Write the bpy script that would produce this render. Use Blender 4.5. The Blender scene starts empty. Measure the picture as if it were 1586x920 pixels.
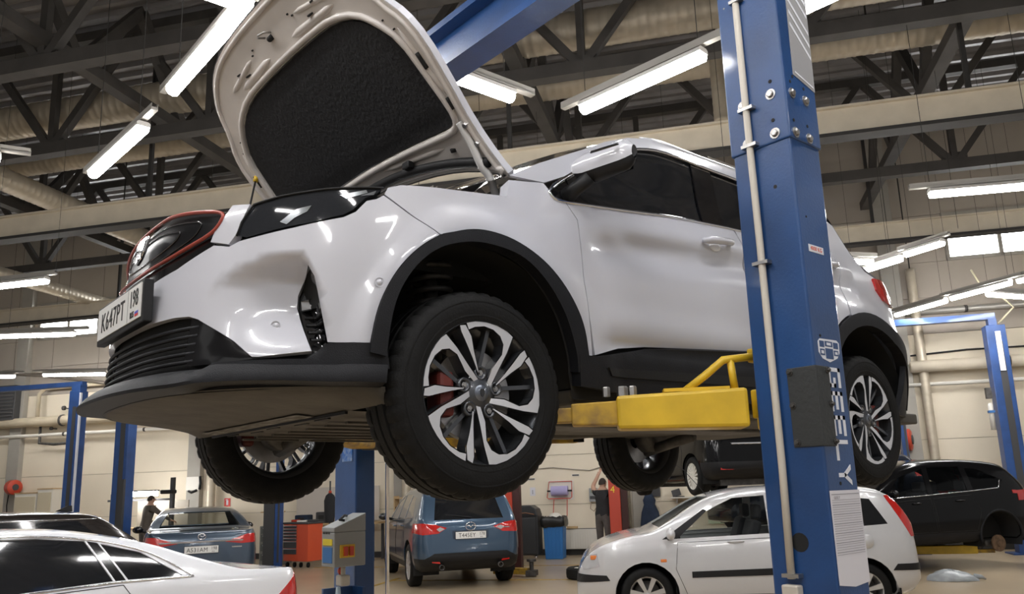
import bpy, bmesh, math, random
from math import sin, cos, pi, radians, atan2, hypot
from mathutils import Vector, Matrix
from mathutils.geometry import delaunay_2d_cdt

random.seed(7)
SC = bpy.context.scene
COL = SC.collection

# ------------------------------------------------------------------ camera
cam_d = bpy.data.cameras.new('camera')
cam = bpy.data.objects.new('camera', cam_d)
COL.objects.link(cam)
cam_d.sensor_width = 36.0
cam_d.lens = 1259.6 * 36.0 / 1586.0
cam_d.shift_y = 34.2 / 1586.0
cam_d.clip_start = 0.05
cam_d.clip_end = 200
cam.matrix_world = Matrix(((-0.7664, 0.1066, 0.6335, 1.6438),
                           (0.6416, 0.1762, 0.7466, 2.9576),
                           (-0.0320, 0.9786, -0.2034, 1.6008),
                           (0, 0, 0, 1)))
cam.location = (1.6438, 2.9576, 1.6008)
SC.camera = cam

# ------------------------------------------------------------------ world and exposure
world = bpy.data.worlds.new('world')
SC.world = world
world.use_nodes = True
bgn = world.node_tree.nodes['Background']
bgn.inputs['Color'].default_value = (1.0, 0.98, 0.96, 1)
bgn.inputs['Strength'].default_value = 0.15
SC.view_settings.view_transform = 'Standard'
SC.view_settings.look = 'None'
SC.view_settings.gamma = 1.0
SC.view_settings.use_curve_mapping = False
SC.view_settings.exposure = 1.3
LAMP_E = 27.0          # radiance of the fluorescent tubes

# ------------------------------------------------------------------ hall frame: e1 along the back wall, e2 into the depth
HB = radians(126.0)
E1 = Vector((cos(HB), sin(HB), 0)); E2 = Vector((-sin(HB), cos(HB), 0))
def H(a, b, z=0.0):
    return E1 * a + E2 * b + Vector((0, 0, z))

# ------------------------------------------------------------------ materials
MATS = {}
def mat(name, col, rough=.5, metal=0.0, coat=0.0, noise=0.0, nscale=8.0, bump=0.0, bscale=40.0, emit=None, estr=0.0, alpha=None, trans=0.0, col2=None, spec=None, stretch=None):
    if name in MATS: return MATS[name]
    m = bpy.data.materials.new(name); m.use_nodes = True
    nt = m.node_tree; b = nt.nodes['Principled BSDF']
    c4 = tuple(col) + (1,) if len(col) == 3 else col
    b.inputs['Base Color'].default_value = c4
    b.inputs['Roughness'].default_value = rough
    b.inputs['Metallic'].default_value = metal
    b.inputs['Coat Weight'].default_value = coat
    b.inputs['Coat Roughness'].default_value = 0.06
    if spec is not None: b.inputs['Specular IOR Level'].default_value = spec
    if trans: b.inputs['Transmission Weight'].default_value = trans
    if alpha is not None: b.inputs['Alpha'].default_value = alpha
    if emit:
        b.inputs['Emission Color'].default_value = tuple(emit) + (1,)
        b.inputs['Emission Strength'].default_value = estr
    if noise or bump or col2:
        tc = nt.nodes.new('ShaderNodeTexCoord')
        vec = tc.outputs['Object']
        if stretch:
            mp = nt.nodes.new('ShaderNodeMapping'); mp.inputs['Scale'].default_value = stretch
            nt.links.new(vec, mp.inputs['Vector']); vec = mp.outputs['Vector']
    if noise or col2:
        n = nt.nodes.new('ShaderNodeTexNoise'); n.inputs['Scale'].default_value = nscale; n.inputs['Detail'].default_value = 5
        nt.links.new(vec, n.inputs['Vector'])
        r = nt.nodes.new('ShaderNodeValToRGB')
        if col2:
            r.color_ramp.elements[0].position = .42; r.color_ramp.elements[1].position = .68
            a_, b_ = col, col2
        else:
            r.color_ramp.elements[0].position = .3; r.color_ramp.elements[1].position = .7
            a_ = [v * (1 - noise) for v in col[:3]]; b_ = [min(1, v * (1 + noise)) for v in col[:3]]
        r.color_ramp.elements[0].color = tuple(a_) + (1,); r.color_ramp.elements[1].color = tuple(b_) + (1,)
        nt.links.new(n.outputs['Fac'], r.inputs['Fac'])
        nt.links.new(r.outputs['Color'], b.inputs['Base Color'])
    if bump:
        n2 = nt.nodes.new('ShaderNodeTexNoise'); n2.inputs['Scale'].default_value = bscale; n2.inputs['Detail'].default_value = 4
        nt.links.new(vec, n2.inputs['Vector'])
        bp = nt.nodes.new('ShaderNodeBump'); bp.inputs['Strength'].default_value = bump; bp.inputs['Distance'].default_value = .01
        nt.links.new(n2.outputs['Fac'], bp.inputs['Height'])
        nt.links.new(bp.outputs['Normal'], b.inputs['Normal'])
    MATS[name] = m
    return m

white_paint = mat('white_paint', (.565, .57, .62), .28, 0.0, 1.0)
hood_primer = mat('hood_primer', (.64, .60, .57), .42, 0, .3, noise=.06, nscale=6)
black_plastic = mat('black_plastic', (.012, .012, .013), .48, bump=.15, bscale=400, spec=.3)
grey_plastic = mat('grey_plastic', (.012, .0125, .015), .5, spec=.22, bump=.2, bscale=300, noise=.15, nscale=12)
tray_plastic = mat('tray_plastic', (.075, .068, .058), .75, noise=.25, nscale=7, bump=.2, bscale=40)
insulation = mat('insulation', (.012, .012, .014), .9, bump=.5, bscale=60)
grille_black = mat('grille_black', (.005, .005, .006), .3, spec=.3)
lamp_chrome = mat('lamp_chrome', (.20, .21, .22), .2, .6, .6)
gloss_black = mat('gloss_black', (.006, .006, .007), .12, 0, .8)
dark_glass = mat('dark_glass', (.010, .011, .013), .06, 0, 1.0)
lamp_glass = mat('lamp_glass', (.02, .022, .026), .05, 0, 1.0)
chrome = mat('chrome', (.80, .80, .82), .12, 1.0)
alu = mat('machined_alloy', (.88, .88, .90), .34, .85)
gunmetal = mat('gunmetal', (.085, .09, .10), .35, .7, .4)
rubber = mat('rubber', (.009, .009, .009), .65, bump=.2, bscale=120, noise=.2, nscale=20, spec=.2)
well_black = mat('well_black', (.010, .010, .010), .8)
steel = mat('steel', (.45, .44, .43), .38, 1.0, noise=.15, nscale=20)
dark_steel = mat('dark_steel', (.10, .095, .09), .6, .7, noise=.3, nscale=15)
rust = mat('rusty_iron', (.16, .10, .06), .75, .3, noise=.4, nscale=14)
red_caliper = mat('red_caliper', (.14, .022, .016), .55)
red_trim = mat('red_trim', (.33, .05, .032), .4, 0, .2)
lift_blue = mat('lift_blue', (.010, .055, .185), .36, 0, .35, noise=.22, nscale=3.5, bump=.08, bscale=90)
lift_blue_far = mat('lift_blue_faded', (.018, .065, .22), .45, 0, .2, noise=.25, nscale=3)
yellow_paint = mat('yellow_paint', (.66, .43, .02), .45, 0, .2, noise=.12, nscale=9)
yellow_worn = mat('yellow_worn', (.50, .31, .03), .6, 0, 0, col2=(.20, .12, .04), nscale=13)
white_vinyl = mat('white_vinyl', (.72, .74, .80), .5)
paper = mat('paper', (.70, .69, .74), .8)
ink = mat('grey_ink', (.30, .30, .33), .8)
black_ink = mat('black_ink', (.02, .02, .02), .7)
red_ink = mat('red_ink', (.70, .10, .03), .6)
cream = mat('cream_paint', (.62, .55, .43), .6, noise=.06, nscale=4)
conduit_m = mat('conduit_plastic', (.58, .54, .47), .5)
red_lens = mat('red_lens', (.50, .02, .015), .12, 0, .8)
orange_lens = mat('orange_lens', (.75, .22, .05), .2, 0, .6)
clear_lens = mat('clear_lens', (.55, .55, .56), .1, .3, 1.0)
plate_white = mat('plate_white', (.75, .75, .73), .4)
tube_glow = mat('tube_glow', (1, 1, 1), .5, emit=(1.0, .985, .975), estr=LAMP_E)
window_glow = mat('daylight_pane', (1, 1, 1), .5, emit=(.96, .98, 1.0), estr=6.0)

# ------------------------------------------------------------------ object helpers
def link(o):
    COL.objects.link(o); return o
def tag(o, label=None, cat=None, group=None, kind=None):
    if label: o['label'] = label
    if cat: o['category'] = cat
    if group: o['group'] = group
    if kind: o['kind'] = kind
    return o
def thing(name, label, cat, loc=(0, 0, 0), rz=0.0, group=None):
    o = bpy.data.objects.new(name, None); link(o)
    o.empty_display_size = .2
    o.location = loc; o.rotation_euler = (0, 0, rz)
    o['_m'] = 0
    del o['_m']
    return tag(o, label, cat, group)
def basis(o):
    m = Matrix.Translation(o.location) @ o.rotation_euler.to_matrix().to_4x4()
    return m
def wmat(o):
    m = basis(o)
    while o.parent:
        o = o.parent; m = basis(o) @ m
    return m
def copy_tree(o, parent=None):
    c = o.copy(); link(c); c.parent = parent
    for ch in o.children: copy_tree(ch, c)
    return c

class MB:
    """collects faces, then links them as one mesh"""
    def __init__(s): s.v = []; s.f = []
    def add(s, vs, fs):
        n = len(s.v); s.v += [Vector(p) for p in vs]; s.f += [tuple(i + n for i in f) for f in fs]; return s
    def box(s, c, d, rz=0.0, m=None):
        x, y, z = d[0] / 2, d[1] / 2, d[2] / 2
        vs = [Vector(p) for p in ((-x, -y, -z), (x, -y, -z), (x, y, -z), (-x, y, -z), (-x, -y, z), (x, -y, z), (x, y, z), (-x, y, z))]
        if m is not None: vs = [m @ p for p in vs]
        if rz: vs = [Matrix.Rotation(rz, 3, 'Z') @ p for p in vs]
        c = Vector(c)
        return s.add([p + c for p in vs], [(0, 3, 2, 1), (4, 5, 6, 7), (0, 1, 5, 4), (1, 2, 6, 5), (2, 3, 7, 6), (3, 0, 4, 7)])
    def beam(s, p, q, w, h, up=(0, 0, 1), tw=None, th=None):
        """box from p to q, width w (sideways) and height h (along up), optional end size"""
        p, q = Vector(p), Vector(q); d = (q - p).normalized(); up = Vector(up)
        sd = d.cross(up)
        if sd.length < 1e-6: sd = d.cross(Vector((1, 0, 0)))
        sd.normalize(); u = sd.cross(d)
        tw = w if tw is None else tw; th = h if th is None else th
        vs = [p - sd * w / 2 - u * h / 2, p + sd * w / 2 - u * h / 2, p + sd * w / 2 + u * h / 2, p - sd * w / 2 + u * h / 2,
              q - sd * tw / 2 - u * th / 2, q + sd * tw / 2 - u * th / 2, q + sd * tw / 2 + u * th / 2, q - sd * tw / 2 + u * th / 2]
        return s.add(vs, [(0, 3, 2, 1), (4, 5, 6, 7), (0, 1, 5, 4), (1, 2, 6, 5), (2, 3, 7, 6), (3, 0, 4, 7)])
    def tube(s, pts, r, n=8, closed=False, cap=True, rs=None):
        pts = [Vector(p) for p in pts]; k = len(pts); base = len(s.v); prev = None
        for i, p in enumerate(pts):
            if closed: t = pts[(i + 1) % k] - pts[i - 1]
            else: t = pts[min(i + 1, k - 1)] - pts[max(i - 1, 0)]
            t.normalize()
            if prev is None:
                a = Vector((0, 0, 1)) if abs(t.z) < .9 else Vector((1, 0, 0))
                u = t.cross(a).normalized()
            else:
                u = (prev - t * prev.dot(t)).normalized()
            prev = u; w = t.cross(u)
            rr = rs[i] if rs else r
            for j in range(n):
                a = 2 * pi * j / n
                s.v.append(p + (u * cos(a) + w * sin(a)) * rr)
        for i in range(k if closed else k - 1):
            for j in range(n):
                a = base + i * n + j; b = base + i * n + (j + 1) % n
                c = base + ((i + 1) % k) * n + (j + 1) % n; d = base + ((i + 1) % k) * n + j
                s.f.append((a, b, c, d))
        if cap and not closed:
            s.f.append(tuple(base + j for j in range(n))[::-1]); s.f.append(tuple(base + (k - 1) * n + j for j in range(n)))
        return s
    def lathe(s, prof, n=24, m=None, a0=0, a1=2 * pi):
        """prof: (r, h) revolved about local z, then m"""
        base = len(s.v); k = len(prof); full = abs(a1 - a0 - 2 * pi) < 1e-6
        cols = n if full else n + 1
        for j in range(cols):
            a = a0 + (a1 - a0) * j / n
            for r, h in prof:
                p = Vector((r * cos(a), r * sin(a), h)); s.v.append(m @ p if m is not None else p)
        for j in range(n):
            for i in range(k - 1):
                a = base + j * k + i; b = base + ((j + 1) % cols) * k + i
                s.f.append((a, b, b + 1, a + 1))
        return s
    def prism(s, poly, fn, t):
        """poly: 2d outline; fn(u, v, w) -> 3d; extruded from w=0 to w=t"""
        k = len(poly)
        vs = [fn(u, v, 0) for u, v in poly] + [fn(u, v, t) for u, v in poly]
        fs = [tuple(range(k))[::-1], tuple(range(k, 2 * k))] + [(i, (i + 1) % k, k + (i + 1) % k, k + i) for i in range(k)]
        return s.add(vs, fs)
    def grid(s, rows, closed_u=False, closed_v=False):
        base = len(s.v); R = len(rows); Cn = len(rows[0])
        for r in rows: s.v += [Vector(p) for p in r]
        for i in range(R if closed_u else R - 1):
            for j in range(Cn if closed_v else Cn - 1):
                a = base + i * Cn + j; b = base + i * Cn + (j + 1) % Cn
                c = base + ((i + 1) % R) * Cn + (j + 1) % Cn; d = base + ((i + 1) % R) * Cn + j
                s.f.append((a, b, c, d))
        return s
    def ball(s, c, r, n=12, k=8, sc=(1, 1, 1)):
        c = Vector(c)
        rows = [[c + Vector((r * sc[0] * sin(pi * i / k) * cos(2 * pi * j / n), r * sc[1] * sin(pi * i / k) * sin(2 * pi * j / n), r * sc[2] * cos(pi * i / k))) for j in range(n)] for i in range(k + 1)]
        return s.grid(rows, False, True)
    def build(s, name, m, parent=None, smooth=False, world=True, bevel=0, normals=None, fix=True, angle=None):
        vs = s.v
        if parent is not None and world:
            inv = wmat(parent).inverted(); vs = [inv @ p for p in vs]
        me = bpy.data.meshes.new(name)
        me.from_pydata([tuple(p) for p in vs], [], s.f)
        me.validate(clean_customdata=False)
        if fix and normals is None:
            bm = bmesh.new(); bm.from_mesh(me)
            bmesh.ops.recalc_face_normals(bm, faces=bm.faces)
            bm.to_mesh(me); bm.free()
        if smooth:
            me.polygons.foreach_set('use_smooth', [True] * len(me.polygons))
            if angle: 
                me.set_sharp_from_angle(angle=radians(angle))
        me.materials.append(m)
        o = bpy.data.objects.new(name, me); link(o)
        if parent is not None: o.parent = parent
        if bevel:
            b = o.modifiers.new('bevel', 'BEVEL'); b.width = bevel; b.segments = 2; b.limit_method = 'ANGLE'; b.angle_limit = radians(40)
        if normals is not None:
            if parent is not None and world:
                r3 = wmat(parent).inverted().to_3x3(); normals = [r3 @ Vector(q) for q in normals]
            me.normals_split_custom_set_from_vertices([tuple(q) for q in normals])
        return o
def bx(name, c, d, m, parent=None, rz=0.0, bevel=0, world=True):
    return MB().box(c, d, rz).build(name, m, parent, bevel=bevel, world=world)
def text_mesh(name, body, size, m, M, parent, sx=1.0, thick=.001, spacing=1.0, world=True, align='CENTER', bold=0.0):
    """flat lettering in the xy plane of the world matrix M"""
    cu = bpy.data.curves.new('t', 'FONT'); cu.body = body; cu.size = size; cu.align_x = align; cu.align_y = 'CENTER'
    cu.extrude = thick; cu.space_character = spacing; cu.resolution_u = 2; cu.offset = bold
    o = bpy.data.objects.new('t', cu); link(o)
    dg = bpy.context.evaluated_depsgraph_get()
    me = bpy.data.meshes.new_from_object(o.evaluated_get(dg))
    bpy.data.objects.remove(o); bpy.data.curves.remove(cu)
    K = M @ Matrix.Diagonal((sx, 1, 1, 1))
    if parent is not None and world: K = wmat(parent).inverted() @ K
    me.transform(K); me.name = name
    me.materials.clear(); me.materials.append(m)
    ob = bpy.data.objects.new(name, me); link(ob)
    if parent is not None: ob.parent = parent
    return ob
def frame(o, x, y):
    """matrix with origin o, x axis x, y axis y (world)"""
    x = Vector(x).normalized(); z = x.cross(Vector(y)).normalized(); y = z.cross(x)
    return Matrix(((x.x, y.x, z.x, o[0]), (x.y, y.y, z.y, o[1]), (x.z, y.z, z.z, o[2]), (0, 0, 0, 1)))
def smoothstep(a, b, x):
    t = min(1, max(0, (x - a) / (b - a))) if a != b else float(x > a)
    return t * t * (3 - 2 * t)
def chaikin(pts, n=2, closed=True):
    for _ in range(n):
        q = []; k = len(pts)
        rng = range(k) if closed else range(k - 1)
        if not closed: q.append(pts[0])
        for i in rng:
            a, b = pts[i], pts[(i + 1) % k]
            q.append(tuple(a[j] * .75 + b[j] * .25 for j in range(len(a)))); q.append(tuple(a[j] * .25 + b[j] * .75 for j in range(len(a))))
        if not closed: q.append(pts[-1])
        pts = q
    return pts
def inside(poly, x, y):
    c = False; k = len(poly); j = k - 1
    for i in range(k):
        xi, yi = poly[i][0], poly[i][1]; xj, yj = poly[j][0], poly[j][1]
        if (yi > y) != (yj > y) and x < (xj - xi) * (y - yi) / (yj - yi) + xi: c = not c
        j = i
    return c
def inset(poly, g):
    k = len(poly); ar = sum(poly[i][0] * poly[(i + 1) % k][1] - poly[(i + 1) % k][0] * poly[i][1] for i in range(k))
    sg = 1 if ar > 0 else -1; out = []
    for i in range(k):
        a, b, c = poly[i - 1], poly[i], poly[(i + 1) % k]
        e1 = Vector((b[0] - a[0], b[1] - a[1])); e2 = Vector((c[0] - b[0], c[1] - b[1]))
        if e1.length < 1e-9 or e2.length < 1e-9: out.append((b[0], b[1])); continue
        n1 = Vector((-e1.y, e1.x)).normalized() * sg; n2 = Vector((-e2.y, e2.x)).normalized() * sg
        n = n1 + n2
        if n.length < 1e-6: out.append((b[0], b[1])); continue
        n.normalize(); k2 = max(.5, n.dot(n1))
        out.append((b[0] + n.x * g / k2, b[1] + n.y * g / k2))
    return out
def resample(poly, step, closed=True):
    out = []; k = len(poly)
    for i in range(k if closed else k - 1):
        a, b = poly[i], poly[(i + 1) % k]
        L = hypot(b[0] - a[0], b[1] - a[1]); n = max(1, int(math.ceil(L / step)))
        for j in range(n): out.append((a[0] + (b[0] - a[0]) * j / n, a[1] + (b[1] - a[1]) * j / n))
    if not closed: out.append(tuple(poly[-1][:2]))
    return out
def cdt(poly, holes, step):
    """fills a 2d outline with holes: returns verts, tris, boundary loops (index lists)"""
    pts = []; edges = []; loops = []
    for L in [poly] + list(holes):
        r = resample(L, step); n0 = len(pts); pts += r
        edges += [(n0 + i, n0 + (i + 1) % len(r)) for i in range(len(r))]
    nb = len(pts)
    xs = [p[0] for p in poly]; ys = [p[1] for p in poly]
    y = min(ys) + step * .5; row = 0
    while y < max(ys):
        x = min(xs) + step * (.5 if row % 2 else .0)
        while x < max(xs):
            if inside(poly, x, y) and not any(inside(h, x, y) for h in holes):
                if all((x - pts[i][0]) ** 2 + (y - pts[i][1]) ** 2 > (step * .45) ** 2 for i in range(nb)): pts.append((x, y))
            x += step
        y += step * .87; row += 1
    res = delaunay_2d_cdt([Vector(p) for p in pts], edges, [], 0, 1e-6)
    V = [(p.x, p.y) for p in res[0]]
    T = []
    for f in res[2]:
        cx = sum(V[i][0] for i in f) / 3; cy = sum(V[i][1] for i in f) / 3
        if inside(poly, cx, cy) and not any(inside(h, cx, cy) for h in holes): T.append(tuple(f))
    return V, T
def panel(name, surf, poly, m, parent, step=.05, holes=(), th=.012, gap=0.0, off=0.0, ref=(-1.3, 0, .3), out=None):
    """curved sheet over a 2d outline: surf(u, v) -> Vector (local to parent); the edge is folded back by th"""
    poly = [p[:2] for p in poly]; holes = [[p[:2] for p in h] for h in holes]
    if gap:
        poly = inset(poly, gap); holes = [inset(h, -gap) for h in holes]
    V, T = cdt(poly, holes, step)
    P = []; N = []; e = .004; ref = Vector(ref)
    for u, v in V:
        p = surf(u, v); du = surf(u + e, v) - surf(u - e, v); dv = surf(u, v + e) - surf(u, v - e)
        n = du.cross(dv)
        n = n.normalized() if n.length > 1e-12 else Vector((0, 0, 1))
        if out is not None:
            if n.dot(Vector(out)) < 0: n = -n
        elif n.dot(p - ref) < 0: n = -n
        P.append(p + n * off); N.append(n)
    F = []; cnt = {}
    for t in T:
        a, b, c = (P[i] for i in t)
        g = (b - a).cross(c - a)
        if g.dot(N[t[0]] + N[t[1]] + N[t[2]]) < 0: t = t[::-1]
        F.append(t)
        for i in range(3):
            k = (t[i], t[(i + 1) % 3]); cnt[k] = 1
    nv = list(P); nn = list(N)
    if th:
        for (a, b) in list(cnt):
            if (b, a) in cnt: continue
            q = len(nv)
            nv += [P[a], P[b], P[b] - N[b] * th, P[a] - N[a] * th]
            g = (P[b] - P[a]).cross(N[a] + N[b])
            g = g.normalized() if g.length > 1e-12 else N[a]
            nn += [g] * 4
            F.append((q, q + 3, q + 2, q + 1))
    mb = MB(); mb.v = nv; mb.f = F
    return mb.build(name, m, parent, smooth=True, world=False, normals=nn)
def mirror_y(o):
    """copy of a part mirrored to the other side of its thing"""
    me = o.data.copy(); me.transform(Matrix.Diagonal((1, -1, 1, 1))); me.flip_normals()
    c = o.copy(); c.data = me; link(c)
    return c
# ------------------------------------------------------------------ the hall
floor_m = mat('floor_concrete', (.42, .33, .22), .28, noise=.10, nscale=.9, bump=.05, bscale=3)
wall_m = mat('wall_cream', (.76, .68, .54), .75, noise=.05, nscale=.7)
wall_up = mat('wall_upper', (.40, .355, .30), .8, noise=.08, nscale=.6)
joint_m = mat('wall_joint', (.36, .31, .24), .85)
deck_m = mat('roof_deck', (.27, .26, .26), .42, .4, noise=.15, nscale=2)
truss_m = mat('truss_steel', (.060, .055, .050), .65, noise=.18, nscale=3)
duct_m = mat('duct_tin', (.50, .44, .34), .45, .35, noise=.12, nscale=3)
dark_m = mat('dark_bracket', (.03, .028, .026), .7)
grey_col = mat('column_grey', (.34, .32, .28), .7, noise=.08, nscale=2)
A0, A1, B0, B1 = -34.0, 20.0, -16.0, 16.8
ROOF = 9.6
def hbox(mb, a, b, z, d): return mb.box(H(a, b, z), d, HB)
def struct(name, mb, m, **k):
    o = mb.build(name, m, None, **k); o['kind'] = 'structure'; return o
def sroot(name, loc):
    o = bpy.data.objects.new(name, None); link(o); o.location = loc; o.rotation_euler = (0, 0, HB); o['kind'] = 'structure'; return o
hbf = MB(); hbf.box(H((A0 + A1) / 2, (B0 + B1) / 2, -.05), (A1 - A0, B1 - B0, .1), HB); fl = struct('floor', hbf, floor_m)
for (a, b, w, l) in ((-1.2, 11.6, 7.0, .08), (-3.0, 14.2, 9.0, .08), (3.5, 9.0, .08, 4.0), (-4.6, 9.0, .08, 6.0), (-9.0, 9.5, .08, 7.0)):
    MB().box((a, b, .002), (w, l, .004)).build('floor_line', yellow_worn, fl, world=False).matrix_parent_inverse = Matrix.Identity(4)
for ch in fl.children: ch.rotation_euler = (0, 0, HB)
# back wall: cassette panels with joints
wl = sroot('wall_back', H(0, B1, 0))
MB().box((-7, .12, 4.8), (54, .16, 9.6)).build('wall_core', joint_m, wl, world=False)
cols = [5.6 - 6.0 * i for i in range(6)]
zs = [0, 1.18, 2.36, 3.54, 4.72, 5.55, 6.38]
WIN = ((6.9, 12.4), (-18.0, -12.8))
panel_cache = {}
def wpanel(a0, a1, z0, z1, m):
    key = (round(a1 - a0, 3), round(z1 - z0, 3), m.name)
    if key not in panel_cache:
        mb = MB().box((0, 0, 0), (a1 - a0 - .012, .05, z1 - z0 - .010))
        o = mb.build('wall_panel', m, wl, world=False); panel_cache[key] = o.data
    else:
        o = bpy.data.objects.new('wall_panel', panel_cache[key]); link(o); o.parent = wl
    o.location = ((a0 + a1) / 2, .025, (z0 + z1) / 2)
edges = [-34.4 + .0] + sorted(cols) + [11.6, 17.6]
for e0, e1 in zip(edges, edges[1:]):
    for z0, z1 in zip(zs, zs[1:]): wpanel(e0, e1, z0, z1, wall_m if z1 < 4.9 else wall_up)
    segs = [(e0, e1)]
    for w0, w1 in WIN:
        ns = []
        for s0, s1 in segs:
            if w1 <= s0 or w0 >= s1: ns.append((s0, s1)); continue
            if s0 < w0: ns.append((s0, w0))
            if w1 < s1: ns.append((w1, s1))
        segs = ns
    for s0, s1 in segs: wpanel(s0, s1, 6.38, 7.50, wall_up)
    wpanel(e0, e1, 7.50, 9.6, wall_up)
for i, a in enumerate(cols):
    MB().box((0, -.09, ROOF / 2), (.40, .18, ROOF)).build('wall_column', grey_col, wl, world=False, bevel=.01).location = (a, 0, 0)
for n, (w0, w1) in enumerate(WIN):
    wn = sroot('window_%d' % (n + 1), H((w0 + w1) / 2, B1, 6.38)); L = w1 - w0
    np_ = 5
    for i in range(np_):
        for r in range(2):
            MB().box((-L / 2 + L * (i + .5) / np_, .03, (.385, .915)[r]), (L / np_ - .10, .02, (.62, .30)[r])).build('pane', window_glow, wn, world=False)
    for i in range(np_ + 1): MB().box((-L / 2 + L * i / np_, .0, .55), (.08, .10, 1.10)).build('mullion', grey_col, wn, world=False)
    for z in (.03, .735, 1.09): MB().box((0, .0, z), (L + .08, .10, .08)).build('window_rail', grey_col, wn, world=False)
bb = sroot('wall_foot_strip', H(0, B1 - .03, 0)); MB().box((-7, 0, .07), (54, .06, .14)).build('base_strip', dark_m, bb, world=False)  # dark strip along the foot of the back wall
# roof deck: trapezoidal ribs along e1
prof_r = []
b = B0
while b < B1:
    prof_r += [(b, ROOF), (b + .12, ROOF), (b + .155, ROOF - .075), (b + .245, ROOF - .075), (b + .28, ROOF)]
    b += .30
rows = [[H(a, bb_, z) for bb_, z in prof_r] for a in (A0, A1)]
struct('ceiling', MB().grid(rows), deck_m)
# trusses along e1
TR = {}
def truss(b, label, z0=7.4, z1=9.35, a0=-28.0, a1=17.5, step=3.0, ph=0.0):
    t = thing('roof_truss', label, 'truss', H(0, b, z0), HB, 'roof trusses')
    MB().box(((a0 + a1) / 2, 0, 0), (a1 - a0, .20, .20)).build('bottom_chord', truss_m, t, world=False)
    MB().box(((a0 + a1) / 2, 0, z1 - z0), (a1 - a0, .16, .16)).build('top_chord', truss_m, t, world=False)
    a = a0 + ph; k = 0
    while a + step <= a1 + .01:
        if ('v', z0, z1) not in TR:
            TR[('v', z0, z1)] = MB().beam((0, 0, 0), (0, 0, z1 - z0), .11, .11, up=(0, 1, 0)).build('strut', truss_m, t, world=False)
            v = TR[('v', z0, z1)]
            TR['d', 0] = MB().beam((0, 0, 0), (step / 2, 0, z1 - z0), .12, .12, up=(0, 1, 0)).build('diagonal', truss_m, t, world=False)
            TR['d', 1] = MB().beam((step / 2, 0, z1 - z0), (step, 0, 0), .12, .12, up=(0, 1, 0)).build('diagonal', truss_m, t, world=False)
            TR['g'] = MB().box((0, 0, .12), (.45, .03, .28)).build('gusset', truss_m, t, world=False)
            for q in (v, TR['d', 0], TR['d', 1], TR['g']): q.location = (a, 0, 0)
        else:
            for q in (TR[('v', z0, z1)], TR['d', 0], TR['d', 1], TR['g']):
                o = bpy.data.objects.new(q.name.split('.')[0], q.data); link(o); o.parent = t; o.location = (a, 0, 0)
        a += step
    return t
truss(2.6, 'dark steel roof truss passing almost straight above the open hood')
truss(5.2, 'dark steel roof truss crossing the upper left corner above the lamps')
truss(7.5, 'dark steel roof truss directly below the ribbed tin duct', ph=1.0)
truss(11.0, 'dark steel roof truss just behind the long cream beam', ph=.4)
truss(13.3, 'dark steel roof truss nearest to the back wall windows', ph=1.3)
def cross_truss(a, label, b0=1.0, b1=16.4, z0=7.75, z1=9.3):
    t = thing('bracing_truss', label, 'truss', H(a, 0, z0), HB, 'roof bracing')
    MB().box((0, (b0 + b1) / 2, 0), (.20, b1 - b0, .18)).build('bottom_chord', truss_m, t, world=False)
    b = b0; k = 0
    while b + 2.4 < b1:
        MB().beam((0, b, 0), (0, b + 1.2, z1 - z0), .16, .14, up=(1, 0, 0)).build('diagonal', truss_m, t, world=False)
        MB().beam((0, b + 1.2, z1 - z0), (0, b + 2.4, 0), .16, .14, up=(1, 0, 0)).build('diagonal', truss_m, t, world=False)
        b += 2.4
for a, l in ((-1.0, 'dark bracing truss running away between hood and white car roof'), (5.2, 'dark bracing truss running away at the far right of the roof'), (-7.0, 'dark bracing truss running away above the lamp by the hood'), (-12.5, 'dark bracing truss running away over the far left bays')):
    cross_truss(a, l)
def crane_beam(b, label, z=6.4, a0=-28.0, a1=17.5):
    t = thing('crane_beam', label, 'beam', H(0, b, z), HB, 'cream crane beams')
    MB().box(((a0 + a1) / 2, 0, .20), (a1 - a0, .14, .36)).build('beam_web', cream, t, world=False)
    MB().box(((a0 + a1) / 2, 0, .0), (a1 - a0, .26, .05)).build('lower_flange', dark_m, t, world=False)
    MB().box(((a0 + a1) / 2, 0, .39), (a1 - a0, .26, .03)).build('upper_flange', cream, t, world=False)
    for k in range(7):
        a = a0 + 2 + k * 6.2
        MB().beam((a, 0, .4), (a, 0, 7.35 + 2.2 - z), .06, .06).build('hanger', dark_m, t, world=False)
crane_beam(7.95, 'long cream steel beam crossing behind the white car roof', 6.08)
crane_beam(14.75, 'cream steel beam in front of the high back windows')
def duct(p, q, r, label, name='spiral_duct'):
    t = thing(name, label, 'duct', p)
    p, q = Vector(p), Vector(q); L = (q - p).length; n = int(L / .14)
    pts = []; rs = []
    for i in range(n + 1):
        k = i / n; pts += [p.lerp(q, k), p.lerp(q, min(1, k + .25 / n))]; rs += [r, r * 1.035]
        if i < n: pts += [p.lerp(q, k + .35 / n)]; rs += [r]
    MB().tube(pts, r, 14, rs=rs).build('duct_pipe', duct_m, t, True)
    for k in range(int(L / 6) + 1):
        c = p.lerp(q, (k + .5) / (int(L / 6) + 1))
        MB().tube([c + Vector((0, 0, r)), Vector((c.x, c.y, ROOF))], .015, 5).build('duct_hanger', dark_m, t)
duct(H(-22, 7.9, 8.25), H(13, 7.9, 8.25), .28, 'ribbed tin air duct above the truss over the lift column')
duct(H(-22, 9.6, 8.3), H(13, 9.6, 8.3), .22, 'thinner ribbed tin air duct running behind the first one')
duct(H(-11.2, 4.0, 7.6), H(-11.2, 14.5, 7.6), .22, 'ribbed tin air duct running away along the left bays')
duct(H(-14.5, 6.0, 6.9), H(-14.5, 15.8, 6.9), .16, 'slim tin air duct at the far left below the cream beam')
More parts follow.
